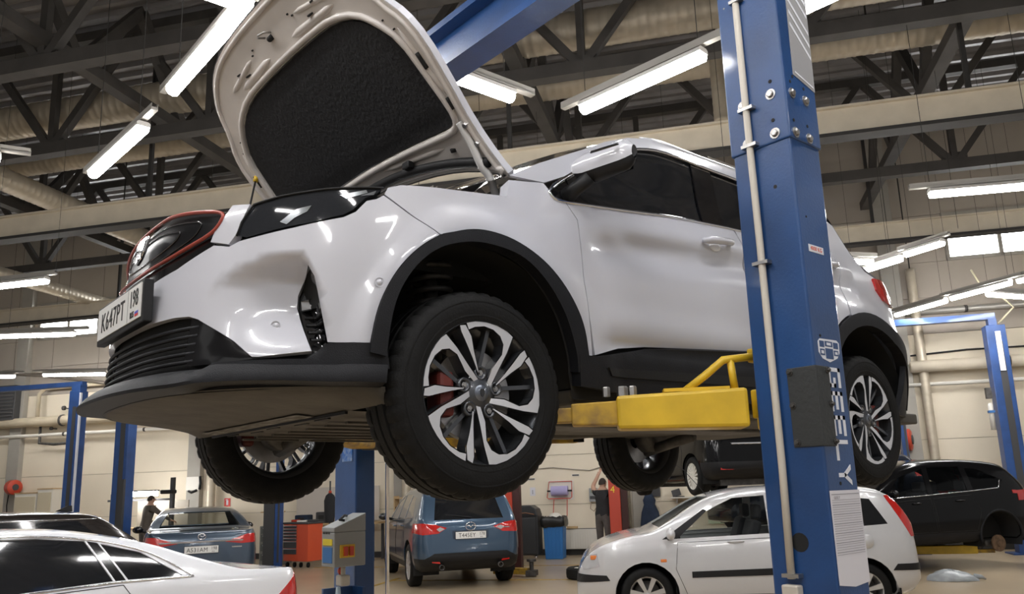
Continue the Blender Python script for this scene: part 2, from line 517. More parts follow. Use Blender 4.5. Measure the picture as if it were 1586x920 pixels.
duct(H(1.9, 8.8, 6.9), H(1.9, 8.8, 8.2), .12, 'short vertical tin pipe hanging above the white car roof')
# ------------------------------------------------------------------ fluorescent lamps on trays (as the bays are lit, also over the camera's side)
LAMPS = []
tray_m = mat('tray_zinc', (.42, .40, .36), .45, .5)
def lamp(p, q, label, tray=0.3):
    p, q = Vector(p), Vector(q); d = (q - p); L = d.length; rz = atan2(d.y, d.x); c = (p + q) / 2
    t = thing('fluorescent_lamp', label, 'lamp', c, rz, 'fluorescent tube lamps')
    LAMPS.append(t)
    if 'proto' not in TR:
        pr_ = []
        pts = [(-.055, .01), (.055, .01), (.055, -.02), (.038, -.05), (.0, -.062), (-.038, -.05), (-.055, -.02)]
        df = MB().prism(pts, lambda u, v, w: Vector((w - .69, u, v)), 1.38).build('diffuser', tube_glow, t, world=False)
        hs = MB().prism([(-.062, .012), (.062, .012), (.062, .045), (.04, .06), (-.04, .06), (-.062, .045)], lambda u, v, w: Vector((w - .70, u, v)), 1.40).build('housing', mat('lamp_housing', (.55, .53, .5), .5), t, world=False)
        tr_ = MB().box((0, 0, .09), (1.9, .06, .03)).box((0, .028, .115), (1.9, .004, .05)).box((0, -.028, .115), (1.9, .004, .05)).build('mounting_tray', tray_m, t, world=False)
        rd = MB().tube([(-.6, 0, .13), (-.6, 0, 4.4)], .004, 4).tube([(.6, 0, .13), (.6, 0, 4.4)], .004, 4).build('hanging_rod', dark_m, t, world=False)
        TR['proto'] = (df, hs, tr_, rd)
    else:
        for s in TR['proto']:
            o = s.copy(); link(o); o.parent = t
    for o in t.children:
        if not o.name.startswith('hanging'): o.scale = (L / 1.38, 1, 1)
        if o.name.startswith('hanging') and c.z > 5.05: o.scale = (1, 1, (9.55 - c.z) / 4.4)
Z5 = 5.0
lamp(H(-4.73, 3.74, Z5), H(-3.52, 2.97, Z5), 'lit tube lamp, second one left of the open hood')
lamp(H(-2.80, 2.42, Z5), H(-1.61, 1.56, Z5), 'lit tube lamp touching the left edge of the open hood')
lamp((-.35, -2.14, Z5), (.98, -2.14, Z5), 'lit tube lamp cut by the top edge above the hood tip')
lamp((-1.35, -2.08, Z5), (-2.71, -2.08, Z5), 'lit tube lamp peeking out between hood edge and blue crossbeam')
lamp((-3.39, -1.87, Z5), (-3.50, -.60, Z5), 'lit tube lamp above the white car roof beside the blue column')
lamp((-3.54, .22, Z5), (-3.58, .80, Z5), 'lit tube lamp cut off beside the top of the blue column')
lamp(H(-5.31, 3.13, Z5), H(-6.35, 2.2, Z5), 'lit tube lamp end at the left picture edge near the duct')
lamp(H(-9.37, 7.11, Z5), H(-8.48, 7.10, Z5), 'lit tube lamp at the left edge below the cream beam')
lamp(H(-16.0, 15.0, Z5), H(-14.5, 15.5, Z5), 'lit tube lamp by the back wall above the splitter tip')
lamp(H(-18.0, 14.4, Z5), H(-16.81, 14.85, Z5), 'lit tube lamp by the back wall at the far left edge')
lamp(H(-12.66, 10.33, Z5), H(-11.17, 10.68, Z5), 'lit tube lamp in front of the far left window')
lamp(H(4.23, 7.46, Z5), H(5.45, 7.54, Z5), 'lit tube lamp hanging above the high windows at right')
lamp(H(5.40, 15.6, Z5), H(6.10, 14.44, Z5), 'lit tube lamp right above the tail of the raised white car')
lamp(H(6.15, 14.22, Z5), H(6.88, 13.19, Z5), 'lit tube lamp second in the row toward the right edge')
lamp(H(6.77, 14.11, Z5), H(7.8, 14.83, Z5), 'lit tube lamp branching off the row at the right edge')
lamp(H(4.06, 11.21, Z5), H(4.52, 10.63, Z5), 'short lit tube lamp just above the raised car tail lamp')
lamp(H(4.54, 10.37, Z5), H(4.95, 9.87, Z5), 'short lit tube lamp next to the lower right window corner')
lamp(H(3.6, 10.42, Z5), H(4.09, 10.67, Z5), 'short lit tube lamp half hidden by the blue column')
lamp(H(6.98, 13.1, Z5), H(7.6, 12.2, Z5), 'lit tube lamp end at the right edge below the windows')
for i, (x, y, ax) in enumerate(((-1.4, 2.3, 0), (.6, 2.3, 0), (2.2, -1.2, 1), (2.2, .8, 1), (2.2, 3.8, 1), (-1.4, 6.4, 0), (.8, 6.4, 0), (4.5, -.5, 1), (4.5, 2.2, 1), (4.5, 5.2, 1), (-6.5, 2.4, 0), (-6.5, -2.1, 0), (-3.6, -5.5, 1), (-3.6, -7.5, 1), (-6.2, -6.2, 0), (-9.5, -6.2, 0), (-7.5, -11.0, 1), (-11.0, -9.0, 1), (-4.0, -11.5, 0), (2.5, -8.0, 1), (-12.5, .5, 0))):
    d = (.69, 0) if ax == 0 else (0, .69)
    lamp((x - d[0], y - d[1], Z5), (x + d[0], y + d[1], Z5), 'fluorescent tube lamp hanging over the other service bays')
# ------------------------------------------------------------------ the white car on the lift: body surface
def lerp(tab,x):
    if x<=tab[0][0]: return tab[0][1]
    for (a,b),(c,d) in zip(tab,tab[1:]):
        if x<=c:
            k=(x-a)/(c-a); return b+(d-b)*k
    return tab[-1][1]
def spl(tab,x):
    n=len(tab)
    if x<=tab[0][0]: return tab[0][1]
    if x>=tab[-1][0]: return tab[-1][1]
    for i in range(n-1):
        if x<=tab[i+1][0]: break
    x0,y0=tab[i]; x1,y1=tab[i+1]; h=x1-x0
    def sl(j):
        if j<=0: return (tab[1][1]-tab[0][1])/(tab[1][0]-tab[0][0])
        if j>=n-1: return (tab[-1][1]-tab[-2][1])/(tab[-1][0]-tab[-2][0])
        return (tab[j+1][1]-tab[j-1][1])/(tab[j+1][0]-tab[j-1][0])
    m0,m1=sl(i)*h,sl(i+1)*h; s=(x-x0)/h
    return (2*s**3-3*s*s+1)*y0+(s**3-2*s*s+s)*m0+(-2*s**3+3*s*s)*y1+(s**3-s*s)*m1
W_TAB=[(-.30,.80),(-.1,.845),(.1,.873),(.3,.888),(.45,.896),(.6,.890),(.72,.874),(.8,.852),(.86,.826),(.95,.785),(1.05,.748),(1.15,.712),(1.25,.668),(1.31,.625),(1.36,.54)]
XF_TAB=[(-.2,.86),(-.05,.93),(.1,.90),(.3,.875),(.45,.85),(.6,.825),(.7,.765),(.78,.62),(.86,.45)]
X0=.15
XR_TAB=[(-.1,-3.36),(.1,-3.42),(.3,-3.45),(.45,-3.44),(.6,-3.38),(.75,-3.36),(.9,-3.28),(1.1,-3.12),(1.3,-2.95)]
X1=-2.85
NX,MY,MR=2.0,2.6,3.2
def S0(t,z):
    w=spl(W_TAB,z)
    if t<=1:
        xf=spl(XF_TAB,z); a=t*math.pi/2
        c=max(math.cos(a),0.)**(2/NX); s=max(math.sin(a),0)**(2/MY)
        return (X0+(xf-X0)*c, w*s, z)
    x=X0-(t-1)
    if x>=X1: return (x,w,z)
    xr=spl(XR_TAB,z); k=min((X1-x)/(X1+3.46),1.); a=k*math.pi/2
    return (X1+(xr-X1)*math.sin(a)**(2/NX), w*max(math.cos(a),0)**(2/MR), z)
HUB = 1.91
def prof(tab, x): return spl(tab, x)
LIPZ = [(.304, .282), (.316, .324), (.379, .375), (.465, .405), (.54, .416), (.575, .408), (.602, .371)]
TRZ = [(.10, .672), (.132, .663), (.292, .627), (.371, .602), (.41, .57)]
def disp(t, z):
    d = 0.0
    if .29 < t < .70 and .08 < z < .44:
        zl = lerp(LIPZ, t); zc = .272; zb = .085
        D = .10 * smoothstep(.30, .56, t)
        if z >= zc: k = 1 - smoothstep(zc + .45 * (zl - zc), zl + .004, z)
        else: k = smoothstep(zb, zc, z)
        k *= 1 - smoothstep(lerp(TRZ, z) - .02, lerp(TRZ, z) + .006, t)
        d -= D * k
    if t > .7:
        x = X0 - (t - 1) if t > 1 else .62 - .47 * (t - .7) / .3
        for cx in (0.0, -2.6):
            r = hypot(x - cx, z)
            d += .020 * (1 - smoothstep(.54, .66, r)) * smoothstep(.30, .5, r)
    if 1.6 < t < 3.75:
        zc = .673 + (t - 1.645) * .07 if t < 2.65 else .743 + (t - 2.65) * .05
        k = smoothstep(1.60, 1.80, t)
        dz = z - zc
        if dz < 0.06: d -= .026 * k * math.exp(-((dz + .085) / .065) ** 2) * (1 + .5 * math.exp(-((t - 1.95) / .25) ** 2))
        d += .009 * k * math.exp(-(dz / .042) ** 2)
        d += .012 * k * math.exp(-((z - .30) / .06) ** 2) - .010 * k * math.exp(-((z - .21) / .03) ** 2)
        if t < 2.1: d += .012 * math.exp(-((t - 1.72 - (zc - z) * 1.6) / .10) ** 2) * smoothstep(zc - .20, zc - .06, z) * (1 - smoothstep(zc - .05, zc + .04, z)) * k
    return d
def SV(t, z, off=0.0):
    tt = abs(t); x, y, zz = S0(tt, z)
    dd = disp(tt, z) + off
    if dd:
        a = S0(tt + .004, z); b = S0(max(tt - .004, 0), z)
        tx, ty = a[0] - b[0], a[1] - b[1]; L = hypot(tx, ty) or 1
        x += ty / L * dd; y += -tx / L * dd
    return Vector((x, y if t >= 0 else -y, zz))
def body(t, z): return SV(t, z)
def body_at(off): return lambda t, z: SV(t, z, off)

suv = thing('suv', 'white compact SUV raised on the blue lift with its hood open', 'car', (0, 0, HUB))
def both(o):
    c = mirror_y(o); return c
def sheet2(name, poly, m, **k):
    o = panel(name, k.pop('surf', body), poly, m, suv, **k); c = mirror_y(o); return o
def mir(poly): return [(-t, z) for t, z in reversed(poly)]

# ---- white bumper cover
VENT = [(.665, .133), (.641, .227), (.624, .292), (.611, .338), (.591, .371), (.576, .358), (.562, .332), (.5536, .30), (.556, .261), (.574, .222), (.607, .157), (.6308, .107)]
BT = [(.0, .388), (.0435, .392), (.18, .416), (.266, .451), (.305, .467), (.357, .453), (.386, .466), (.441, .475), (.54, .494), (.676, .527), (.709, .546), (.738, .585), (.766, .5935), (.787, .609)]
ARCH_OUT = [(.957, .492), (.901, .452), (.847, .39), (.808, .313), (.783, .229), (.773, .129)]
BB = [(.4966, .093), (.477, .094), (.414, .148), (.30, .226), (.269, .239), (.211, .245), (0, .245)]
ARCH_OUT = chaikin(ARCH_OUT, 2, False)
half = BT[1:] + [(.889, .539)] + ARCH_OUT + VENT + BB[:-1]
panel('front_bumper', body, half + mir(half), white_paint, suv, step=.026, th=.02, gap=.0015)
eyeb = [(.348, .592), (.405, .585), (.375, .486), (.357, .458), (.295, .478), (.305, .515), (.332, .561)]
sheet2('grille_surround', eyeb, white_paint, surf=body_at(.004), step=.03, th=.03)
# ---- grille
GR = [(0, .650), (.06, .640), (.15, .618), (.236, .596), (.326, .573), (.322, .54), (.294, .505), (.213, .479), (.1286, .461), (.03, .456), (0, .455)]
gh = GR[1:-1]
grille = panel('grille', body_at(-.012), gh + mir(gh), grille_black, suv, step=.04, th=.02)
gr_full = chaikin(gh + mir(gh), 2)
MB().tube([SV(t, z, .004) for t, z in resample(gr_full, .02)], .0065, 6, closed=True).build('grille_trim', red_trim, suv, True, world=False)
for k in (.45, .72):
    MB().tube([SV(t * k, .552 + (z - .552) * k, -.011) for t, z in resample(gr_full, .02)], .003, 5, closed=True).build('grille_ring', gloss_black, grille, True, world=False)
def shield_poly(w, h):
    return [(-w, h * .75), (-w * .6, h), (w * .6, h), (w, h * .75), (w * .92, -h * .2), (w * .55, -h * .75), (0, -h), (-w * .55, -h * .75), (-w * .92, -h * .2)]
def nose(y, z, off):
    # point on the nose centre at lateral y
    x = spl(XF_TAB, z) - .30 * abs(y) ** 2.2 + off
    return Vector((x, y, z))
em = thing_part = MB().prism(shield_poly(.062, .052), lambda u, v, w: nose(u, .552 + v, .008 + w), .012).build('emblem', chrome, grille, world=False, bevel=.003)
for (u0, u1, v0, v1) in ((-.05, -.02, -.005, .036), (-.016, .016, .004, .042), (.02, .05, -.005, .036), (-.045, -.018, -.034, -.010), (-.014, .014, -.044, -.002), (.018, .045, -.034, -.010)):
    MB().prism([(u0, v0), (u1, v0), (u1, v1), (u0, v1)], lambda u, v, w: nose(u, .552 + v, .019 + w), .003).build('emblem_inlay', gloss_black, em, world=False)
low = [(.03, .452), (.1286, .457), (.213, .474), (.294, .498), (.30, .474), (.266, .455), (.18, .42), (.0435, .396)]
panel('grille_lower_strip', body_at(-.006), low + mir(low), gloss_black, suv, step=.04, th=.02)
# ---- headlamps
HL = [(.377, .483), (.387, .527), (.416, .583), (.491, .602), (.624, .621), (.717, .629), (.786, .633), (.772, .613), (.736, .592), (.704, .550), (.676, .532), (.597, .509), (.517, .494), (.441, .479), (.404, .473)]
hl = panel('headlamp', body_at(-.002), HL, lamp_glass, suv, step=.04, th=.03, gap=.003)
for pl in ([(.50, .515), (.545, .555), (.585, .565), (.575, .545), (.54, .525), (.52, .505)], [(.66, .60), (.735, .622), (.74, .612), (.68, .588)], [(.72, .60), (.765, .622), (.758, .606)]):
    panel('reflector', body_at(.000), pl, lamp_chrome, hl, step=.03, th=0)
MB().tube([SV(t, z, .001) for t, z in resample(HL[:7], .03, False)], .004, 5).build('lamp_seal', black_plastic, hl, True, world=False)
hr = mirror_y(hl)
# ---- bumper vents
VP = [(.662, .132), (.641, .11), (.631, .108)] + [(.607, .157), (.574, .222), (.556, .261), (.5536, .30), (.562, .332), (.576, .358), (.591, .371), (.611, .338), (.624, .292), (.641, .227)]
vt = panel('bumper_vent', body_at(-.03), VP, gloss_black, suv, step=.03, th=.02)
for z in (.145, .172, .199, .226):
    tc = lerp([(.108, .64), (.157, .615), (.222, .585), (.261, .575)], z)
    te = lerp([(.11, .655), (.227, .641)], z)
    MB().tube([SV(tc + (te - tc) * i / 6, z, -.012) for i in range(7)], .006, 5).build('vent_bar', black_plastic, vt, True, world=False)
lampp = panel('fog_lamp', body_at(-.018), [(.560, .284), (.618, .292), (.627, .255), (.566, .256)], clear_lens, vt, step=.03, th=.01)
mirror_y(vt)
# ---- parking sensors
for t, z in ((.509, .198), (.786, .319), (-.509, .198)):
    p = SV(t, z); n = (SV(t, z, .01) - p).normalized()
    Mx = Matrix.Translation(p) @ n.to_track_quat('Z', 'Y').to_matrix().to_4x4()
    MB().lathe([(0, .003), (.009, .003), (.0095, .0005), (.013, .0005), (.0135, .003), (.017, .001)], 16, Mx).build('parking_sensor', white_paint, suv, True, world=False)
# ---- number plate
plate = bx('plate_holder', (.893, 0, .318), (.03, .56, .142), black_plastic, suv, world=False, bevel=.004)
pl = bx('number_plate', (.910, 0, .322), (.004, .524, .114), plate_white, plate, world=False, bevel=.001)
FX = lambda y, z: frame((.9125, y, HUB + z), (0, 1, 0), (0, 0, 1))
text_mesh('plate_lettering', 'K647PT', .098, black_ink, FX(-.065, .317), plate, sx=.86, spacing=1.08)
text_mesh('plate_region', '198', .082, black_ink, FX(.188, .335), plate, sx=.78)
text_mesh('plate_country', 'RUS', .030, black_ink, FX(.172, .284), plate, sx=.8)
for i, c in enumerate(((.8, .8, .8), (.05, .08, .5), (.6, .03, .03))):
    bx('plate_flag', (.9125, .222, .294 - i * .008), (.001, .036, .008), mat('flag_%d' % i, c, .6), plate, world=False)
bx('plate_border', (.9118, .118, .322), (.001, .003, .11), black_ink, plate, world=False)
# ---- lower intake
panel('intake_recess', body_at(-.05), [(.38, .07), (.38, .17), (.30, .245), (-.30, .245), (-.38, .17), (-.38, .07)], well_black, suv, step=.05, th=0)
for z in (.205, .178, .151, .124, .098):
    MB().tube([SV(t / 30, z, -.012) for t in range(-9, 10)], .0065, 6).build('intake_bar', grey_plastic, suv, True, world=False)
cor = [(.272, .236), (.30, .224), (.414, .146), (.477, .092), (.4966, .091), (.37, .083), (.30, .083), (.272, .10)]
sheet2('intake_corner', cor, gloss_black, surf=body_at(-.008), step=.04, th=.04)
# ---- black skirt and the splitter lip
sk = [(.812, .138), (.773, .131), (.662, .129), (.641, .104), (.617, .084), (.49, .085), (.37, .085), (.37, .055), (.565, .055), (.83, .055)]
sheet2('bumper_skirt', sk, grey_plastic, surf=body_at(.004), step=.04, th=.03)
def lip_rows():
    rows = []
    for i in range(-41, 42):
        t = i / 50.0; a = abs(t)
        ex = .018 + .028 * (1 - smoothstep(.30, .40, a))      # overhang of the splitter
        zt = .064 + .012 * smoothstep(.36, .38, a) * (1 - smoothstep(.38, .6, a)); zb = .010 + .012 * smoothstep(.30, .38, a) * (1 - smoothstep(.42, .8, a))
        rows.append([SV(t, zt + .006, -.02), SV(t, zt, .012 + ex * .35), SV(t, zt - .020, .012 + ex * .75), SV(t, zb + .010, .012 + ex), SV(t, zb, .012 + ex * .9), SV(t, zb - .010, -.05)])
    return rows
MB().grid(lip_rows()).build('front_splitter', grey_plastic, suv, True, world=False, angle=40)
# ---- under tray
def tray_pts(x0, x1, n, hw, z0, z1):
    rows = []
    for i in range(n + 1):
        x = x0 + (x1 - x0) * i / n; z = z0 + (z1 - z0) * i / n
        w = hw(x)
        rows.append([Vector((x, w * k, z - .012 * (1 - (k) ** 4))) for k in (-1, -.8, -.5, -.2, .2, .5, .8, 1)])
    return rows
def nose_w(x):
    k = max(0, 1 - ((x - .15) / .74) ** 2) if x > .15 else 1
    return .60 if x < .34 else .83 * k ** (1 / 2.6)
rows = []
for i in range(-40, 41):
    t_ = i / 48.0; p_ = SV(t_, .006, -.03); q_ = Vector((min(p_.x - .02, .34), p_.y * .98, -.046))
    rows.append([p_, p_.lerp(q_, .04) + Vector((0, 0, -.006)), p_.lerp(q_, .4), p_.lerp(q_, .75), q_])
MB().grid(rows).build('front_undertray', tray_plastic, suv, True, world=False)
MB().grid(tray_pts(.355, -.55, 8, lambda x: .58, -.044, -.058)).build('engine_undertray', tray_plastic, suv, True, world=False)
for k in range(7):
    y = -.45 + k * .15
    MB().box((-.1, y, -.071), (.75, .02, .008)).build('tray_rib', tray_plastic, suv, world=False)
for k in range(5):
    bx('tray_slot', (.33 - .02 * (k % 2), -.42 + k * .2, -.056), (.012, .10, .006), black_plastic, suv, world=False)
bx('tray_seam', (.352, 0, -.052), (.010, 1.18, .010), black_plastic, suv, world=False)
scuff = mat('scuffed_plastic', (.075, .068, .058), .75, col2=(.22, .215, .21), nscale=22, stretch=(3, .5, 1))
MB().grid([[Vector((x, y, -.046 + (x - .36) * .10 - .004)) for y in [-.52 + .1 * k for k in range(10)]] for x in (.365, .395, .425)]).build('scuffed_edge', scuff, suv, True, world=False)
bx('underbody', (-1.95, 0, .02), (2.9, 1.52, .06), tray_plastic, suv, world=False, bevel=.01)
bx('exhaust_tunnel', (-1.6, 0, -.015), (2.2, .26, .03), dark_steel, suv, world=False, bevel=.01)
for sgn in (1, -1):
    MB().tube([(-.55, .62 * sgn, .0), (-1.8, .62 * sgn, .0), (-2.2, .5 * sgn, .03)], .035, 8).build('chassis_rail', tray_plastic, suv, True, world=False)
# ---- fender
FT = [(.797, .637), (.837, .652), (1.02, .672), (1.266, .702), (1.289, .774), (1.47, .806)]
DF = [(1.563, .740), (1.609, .679), (1.609, .568), (1.611, .437), (1.62, .295), (1.636, .154)]
AR = [(1.601, .152), (1.578, .258), (1.531, .338), (1.455, .419), (1.369, .48), (1.258, .524), (1.15, .538), (1.058, .529), (.957, .492)]
AR = chaikin(AR, 2, False)
sheet2('front_fender', [(.787, .611)] + FT + [(1.49, .78), (1.483, .762), (1.503, .74)] + DF + AR + [(.889, .539)], white_paint, step=.03, th=.05, gap=.002)
# ---- doors
DB = [(1.646, .157), (1.803, .199), (1.952, .217), (2.655, .256), (2.70, .26)]
BEL = [(1.569, .741), (1.722, .759), (1.94, .784), (2.233, .8225), (2.482, .840), (2.705, .858)]
fd = sheet2('front_door', DB + [(2.715, .6)] + BEL[::-1] + DF[:-1], white_paint, step=.018, th=.02, gap=.002)
def arc(cx, r, a0, a1, n=14): return [(1 + X0 - cx + r * cos(a0 + (a1 - a0) * i / n), r * sin(a0 + (a1 - a0) * i / n)) for i in range(n + 1)]
rd = sheet2('rear_door', [(2.70, .26), (3.17, .275)] + arc(-2.6, .556, radians(152), radians(109), 7) + [(3.60, .64), (3.64, .88), (2.712, .859), (2.72, .6)], white_paint, step=.022, th=.02, gap=.002)
RA = arc(-2.6, .548, radians(108), radians(14), 12)
qp = [(3.605, .64), (3.645, .89), (3.69, .98), (3.70, 1.2), (3.86, 1.12), (3.90, .95), (3.945, .83), (4.06, .79), (4.35, .775), (4.6, .775), (4.6, .16)] + RA[::-1]
sheet2('rear_quarter', qp, white_paint, step=.035, th=.02, gap=.002)
for (a, b, c, d, lb, m_) in ((3.965, 4.40, .80, .65, 'tail_lamp', red_lens),):
    sheet2(lb, [(3.975, .79), (4.083, .797), (4.20, .79), (4.40, .76), (4.40, .68), (4.14, .645), (4.017, .66), (3.965, .72)], m_, surf=body_at(.012), step=.04, th=.02)
sheet2('lamp_window', [(4.09, .70), (4.14, .70), (4.145, .65), (4.10, .64)], clear_lens, surf=body_at(.015), step=.04, th=.01)
rb = [(4.10, .16), (4.125, .30), (4.6, .32), (4.6, .02), (4.05, .02), (4.085, .12)]
sheet2('rear_bumper_trim', rb, grey_plastic, surf=body_at(.008), step=.05, th=.03)
# ---- wheel arch trims, sills
ai = [(.814, .09), (.818, .203), (.835, .291), (.871, .368), (.921, .427), (.983, .465), (1.082, .49), (1.187, .489), (1.282, .472), (1.366, .423), (1.439, .355), (1.5, .273), (1.547, .154), (1.555, .09)]
ai = chaikin(ai, 2, False)
ao = [(1.604, .09)] + AR + [(.889, .44)][:0] + ARCH_OUT[1:] + [(.772, .10)]
sheet2('wheel_arch_trim', ai + ao, grey_plastic, surf=body_at(.018), step=.03, th=.06)
ri = arc(-2.6, .480, radians(170), radians(8), 24); ro = arc(-2.6, .552, radians(8), radians(170), 24)
sheet2('wheel_arch_trim', ri + ro, grey_plastic, surf=body_at(.016), step=.035, th=.06)
sill = [(1.556, .152), (1.646, .152), (1.952, .210), (2.655, .25), (3.20, .27), (3.22, .10), (3.20, .02), (2.6, .024), (1.955, .023), (1.667, .033), (1.567, .04)]
sheet2('sill_trim', sill, grey_plastic, surf=body_at(.020), step=.04, th=.06)
sheet2('sill_step', [(1.70, .115), (3.1, .15), (3.1, .10), (1.72, .085)], black_plastic, surf=body_at(.026), step=.05, th=.01)
# ---- black shell behind the panel gaps, its colour stands for their shade
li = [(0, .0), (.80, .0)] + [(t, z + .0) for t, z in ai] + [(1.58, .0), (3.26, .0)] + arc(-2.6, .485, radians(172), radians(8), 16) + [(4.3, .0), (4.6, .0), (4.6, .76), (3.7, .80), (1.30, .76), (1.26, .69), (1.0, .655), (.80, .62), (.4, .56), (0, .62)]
sheet2('gap_shade_shell', li, well_black, surf=body_at(-.035), step=.06, th=0)
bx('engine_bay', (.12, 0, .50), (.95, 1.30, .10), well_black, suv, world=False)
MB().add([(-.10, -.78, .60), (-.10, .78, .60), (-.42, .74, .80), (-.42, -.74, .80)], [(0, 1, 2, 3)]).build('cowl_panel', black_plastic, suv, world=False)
# ---- glass house
DLOT = [(3.60, .885), (3.63, .95), (3.45, 1.13), (3.2, 1.195), (2.979, 1.215), (2.678, 1.215), (2.539, 1.222), (2.381, 1.22), (2.245, 1.193), (2.106, 1.146), (1.968, 1.0835), (1.799, .987), (1.626, .877), (1.536, .8175), (1.488, .777)]
DLOB = [(1.483, .762), (1.503, .742), (1.569, .743)] + BEL[1:] + [(3.2, .872)]
dlo = DLOB + DLOT
sheet2('side_glass', [(1.63, .752)] + BEL[1:4] + [(2.462, .840), (2.60, 1.20)] + DLOT[6:12] + [(1.63, .872)], dark_glass, surf=body_at(-.012), step=.05, th=.004)
sheet2('door_pillar', [(2.47, .841), (2.64, .852), (2.76, 1.205), (2.61, 1.212)], gloss_black, surf=body_at(-.004), step=.05, th=.01)
sheet2('side_glass', [(2.655, .857), (3.2, .872), (3.58, .885), (3.60, .95), (3.44, 1.12), (3.2, 1.18), (2.775, 1.20)], dark_glass, surf=body_at(-.012), step=.05, th=.004)
sheet2('quarter_glass', [(1.495, .765), (1.51, .748), (1.615, .752), (1.615, .865), (1.54, .812), (1.50, .78)], gloss_black, surf=body_at(-.008), step=.03, th=.004)
for sg in (1, -1):
    MB().tube([Vector((p.x, sg * p.y, p.z)) for p in [SV(t, z, .002) for t, z in resample(chaikin(DLOT[2:] + DLOB, 1, False), .04, False)]], .007, 6).build('window_trim', chrome, suv, True, world=False)
REDGE = [(1.30, .795), (1.497, .907), (1.838, 1.079), (1.974, 1.152), (2.169, 1.235), (2.30, 1.272), (2.5, 1.315), (2.75, 1.335), (3.0, 1.335), (3.4, 1.30), (3.72, 1.22)]
rs = [(1.49, .782)] + REDGE[:1] + REDGE[1:] + [(3.70, 1.0), (3.645, .95)] + DLOT[2:-1]
rs = [(1.475, .808), (1.30, .795)] + REDGE[1:] + [(3.705, 1.02), (3.645, .95)] + [(t, z + .004) for t, z in DLOT[2:-2]]
sheet2('roof_side', rs, white_paint, step=.03, th=.01)
# roof skin and windscreen between the two roof edges
def edge_at(t): return SV(t, lerp(REDGE, t))
rows = []
for i in range(30):
    t = 2.10 + i * (3.74 - 2.10) / 29; p = edge_at(t); row = []
    for k in range(17):
        u = -1 + k / 8
        row.append(Vector((p.x - .05 * (1 - u * u) * (1 if i else 0), p.y * u, p.z + .045 * (1 - u ** 4) - .004)))
    rows.append(row)
MB().grid(rows).build('roof_panel', white_paint, suv, True, world=False)
rows = []
for i in range(14):
    t = 1.30 + i * (2.12 - 1.30) / 13; p = edge_at(t); row = []
    for k in range(17):
        u = -1 + k / 8
        row.append(Vector((p.x + .13 * (1 - u * u), p.y * u, p.z + .03 * (1 - u * u) - .006)))
    rows.append(row)
MB().grid(rows).build('windscreen', dark_glass, suv, True, world=False)
for sg in (1, -1):
    MB().tube([Vector((p.x, sg * (p.y - .035), p.z + .022)) for p in [edge_at(2.32 + i * .1) for i in range(14)]], .011, 8, rs=[.003, .008] + [.011] * 10 + [.008, .003]).build('roof_rail', alu, suv, True, world=False)
    MB().tube([Vector((-.16, sg * .74, .70)), Vector((-.30, sg * .55, .80)), Vector((-.52, sg * .10, .90))], .008, 6).build('wiper', black_plastic, suv, True, world=False)
# tailgate, rear glass, spoiler
rows = []
for i in range(10):
    z = .60 + i * .07; t = 4.05 if z < .85 else 3.93 - (z - .85) * .25
    p = SV(t, z); rows.append([Vector((p.x - .10 * (1 - (k / 6 - 1) ** 2), p.y * (k / 6 - 1), z)) for k in range(13)])
MB().grid(rows[:5]).build('tailgate', white_paint, suv, True, world=False)
MB().grid(rows[4:]).build('rear_glass', dark_glass, suv, True, world=False)
MB().prism([(-3.0, 1.21), (-2.55, 1.27), (-2.60, 1.30), (-3.05, 1.245), (-3.10, 1.20)], lambda u, v, w: Vector((u, -.56 + w, v - .04)), 1.12).build('roof_spoiler', gloss_black, suv, world=False, bevel=.01)
bx('rear_light_bar', (-3.36, 0, .70), (.05, .9, .10), red_lens, suv, world=False)
bx('rear_valance', (-3.30, 0, .25), (.2, 1.3, .45), grey_plastic, suv, world=False, bevel=.03)
# ---- door handles
for tc, zc in ((2.49, .742), (3.46, .79)):
    for sg in (1, -1):
        pts = [Vector((0, 0, 0))]
        pts = [SV(tc + (k - 4) * .028, zc + .012 * (k - 4) / 4, .004 + .030 * (1 - ((k - 4) / 4.2) ** 4)) for k in range(9)]
        h = MB().tube([Vector((p.x, sg * p.y, p.z)) for p in pts], .016, 10, rs=[.010] + [.017] * 7 + [.010]).build('door_handle', chrome if False else white_paint, suv, True, world=False)
        p = SV(tc - .01, zc - .018, -.001)
        MB().ball((p.x, sg * p.y, p.z), .045, 14, 8, (1, .16, .55)).build('handle_cup', mat('cup_white', (.85, .85, .87), .2, 0, 1), h, True, world=False)
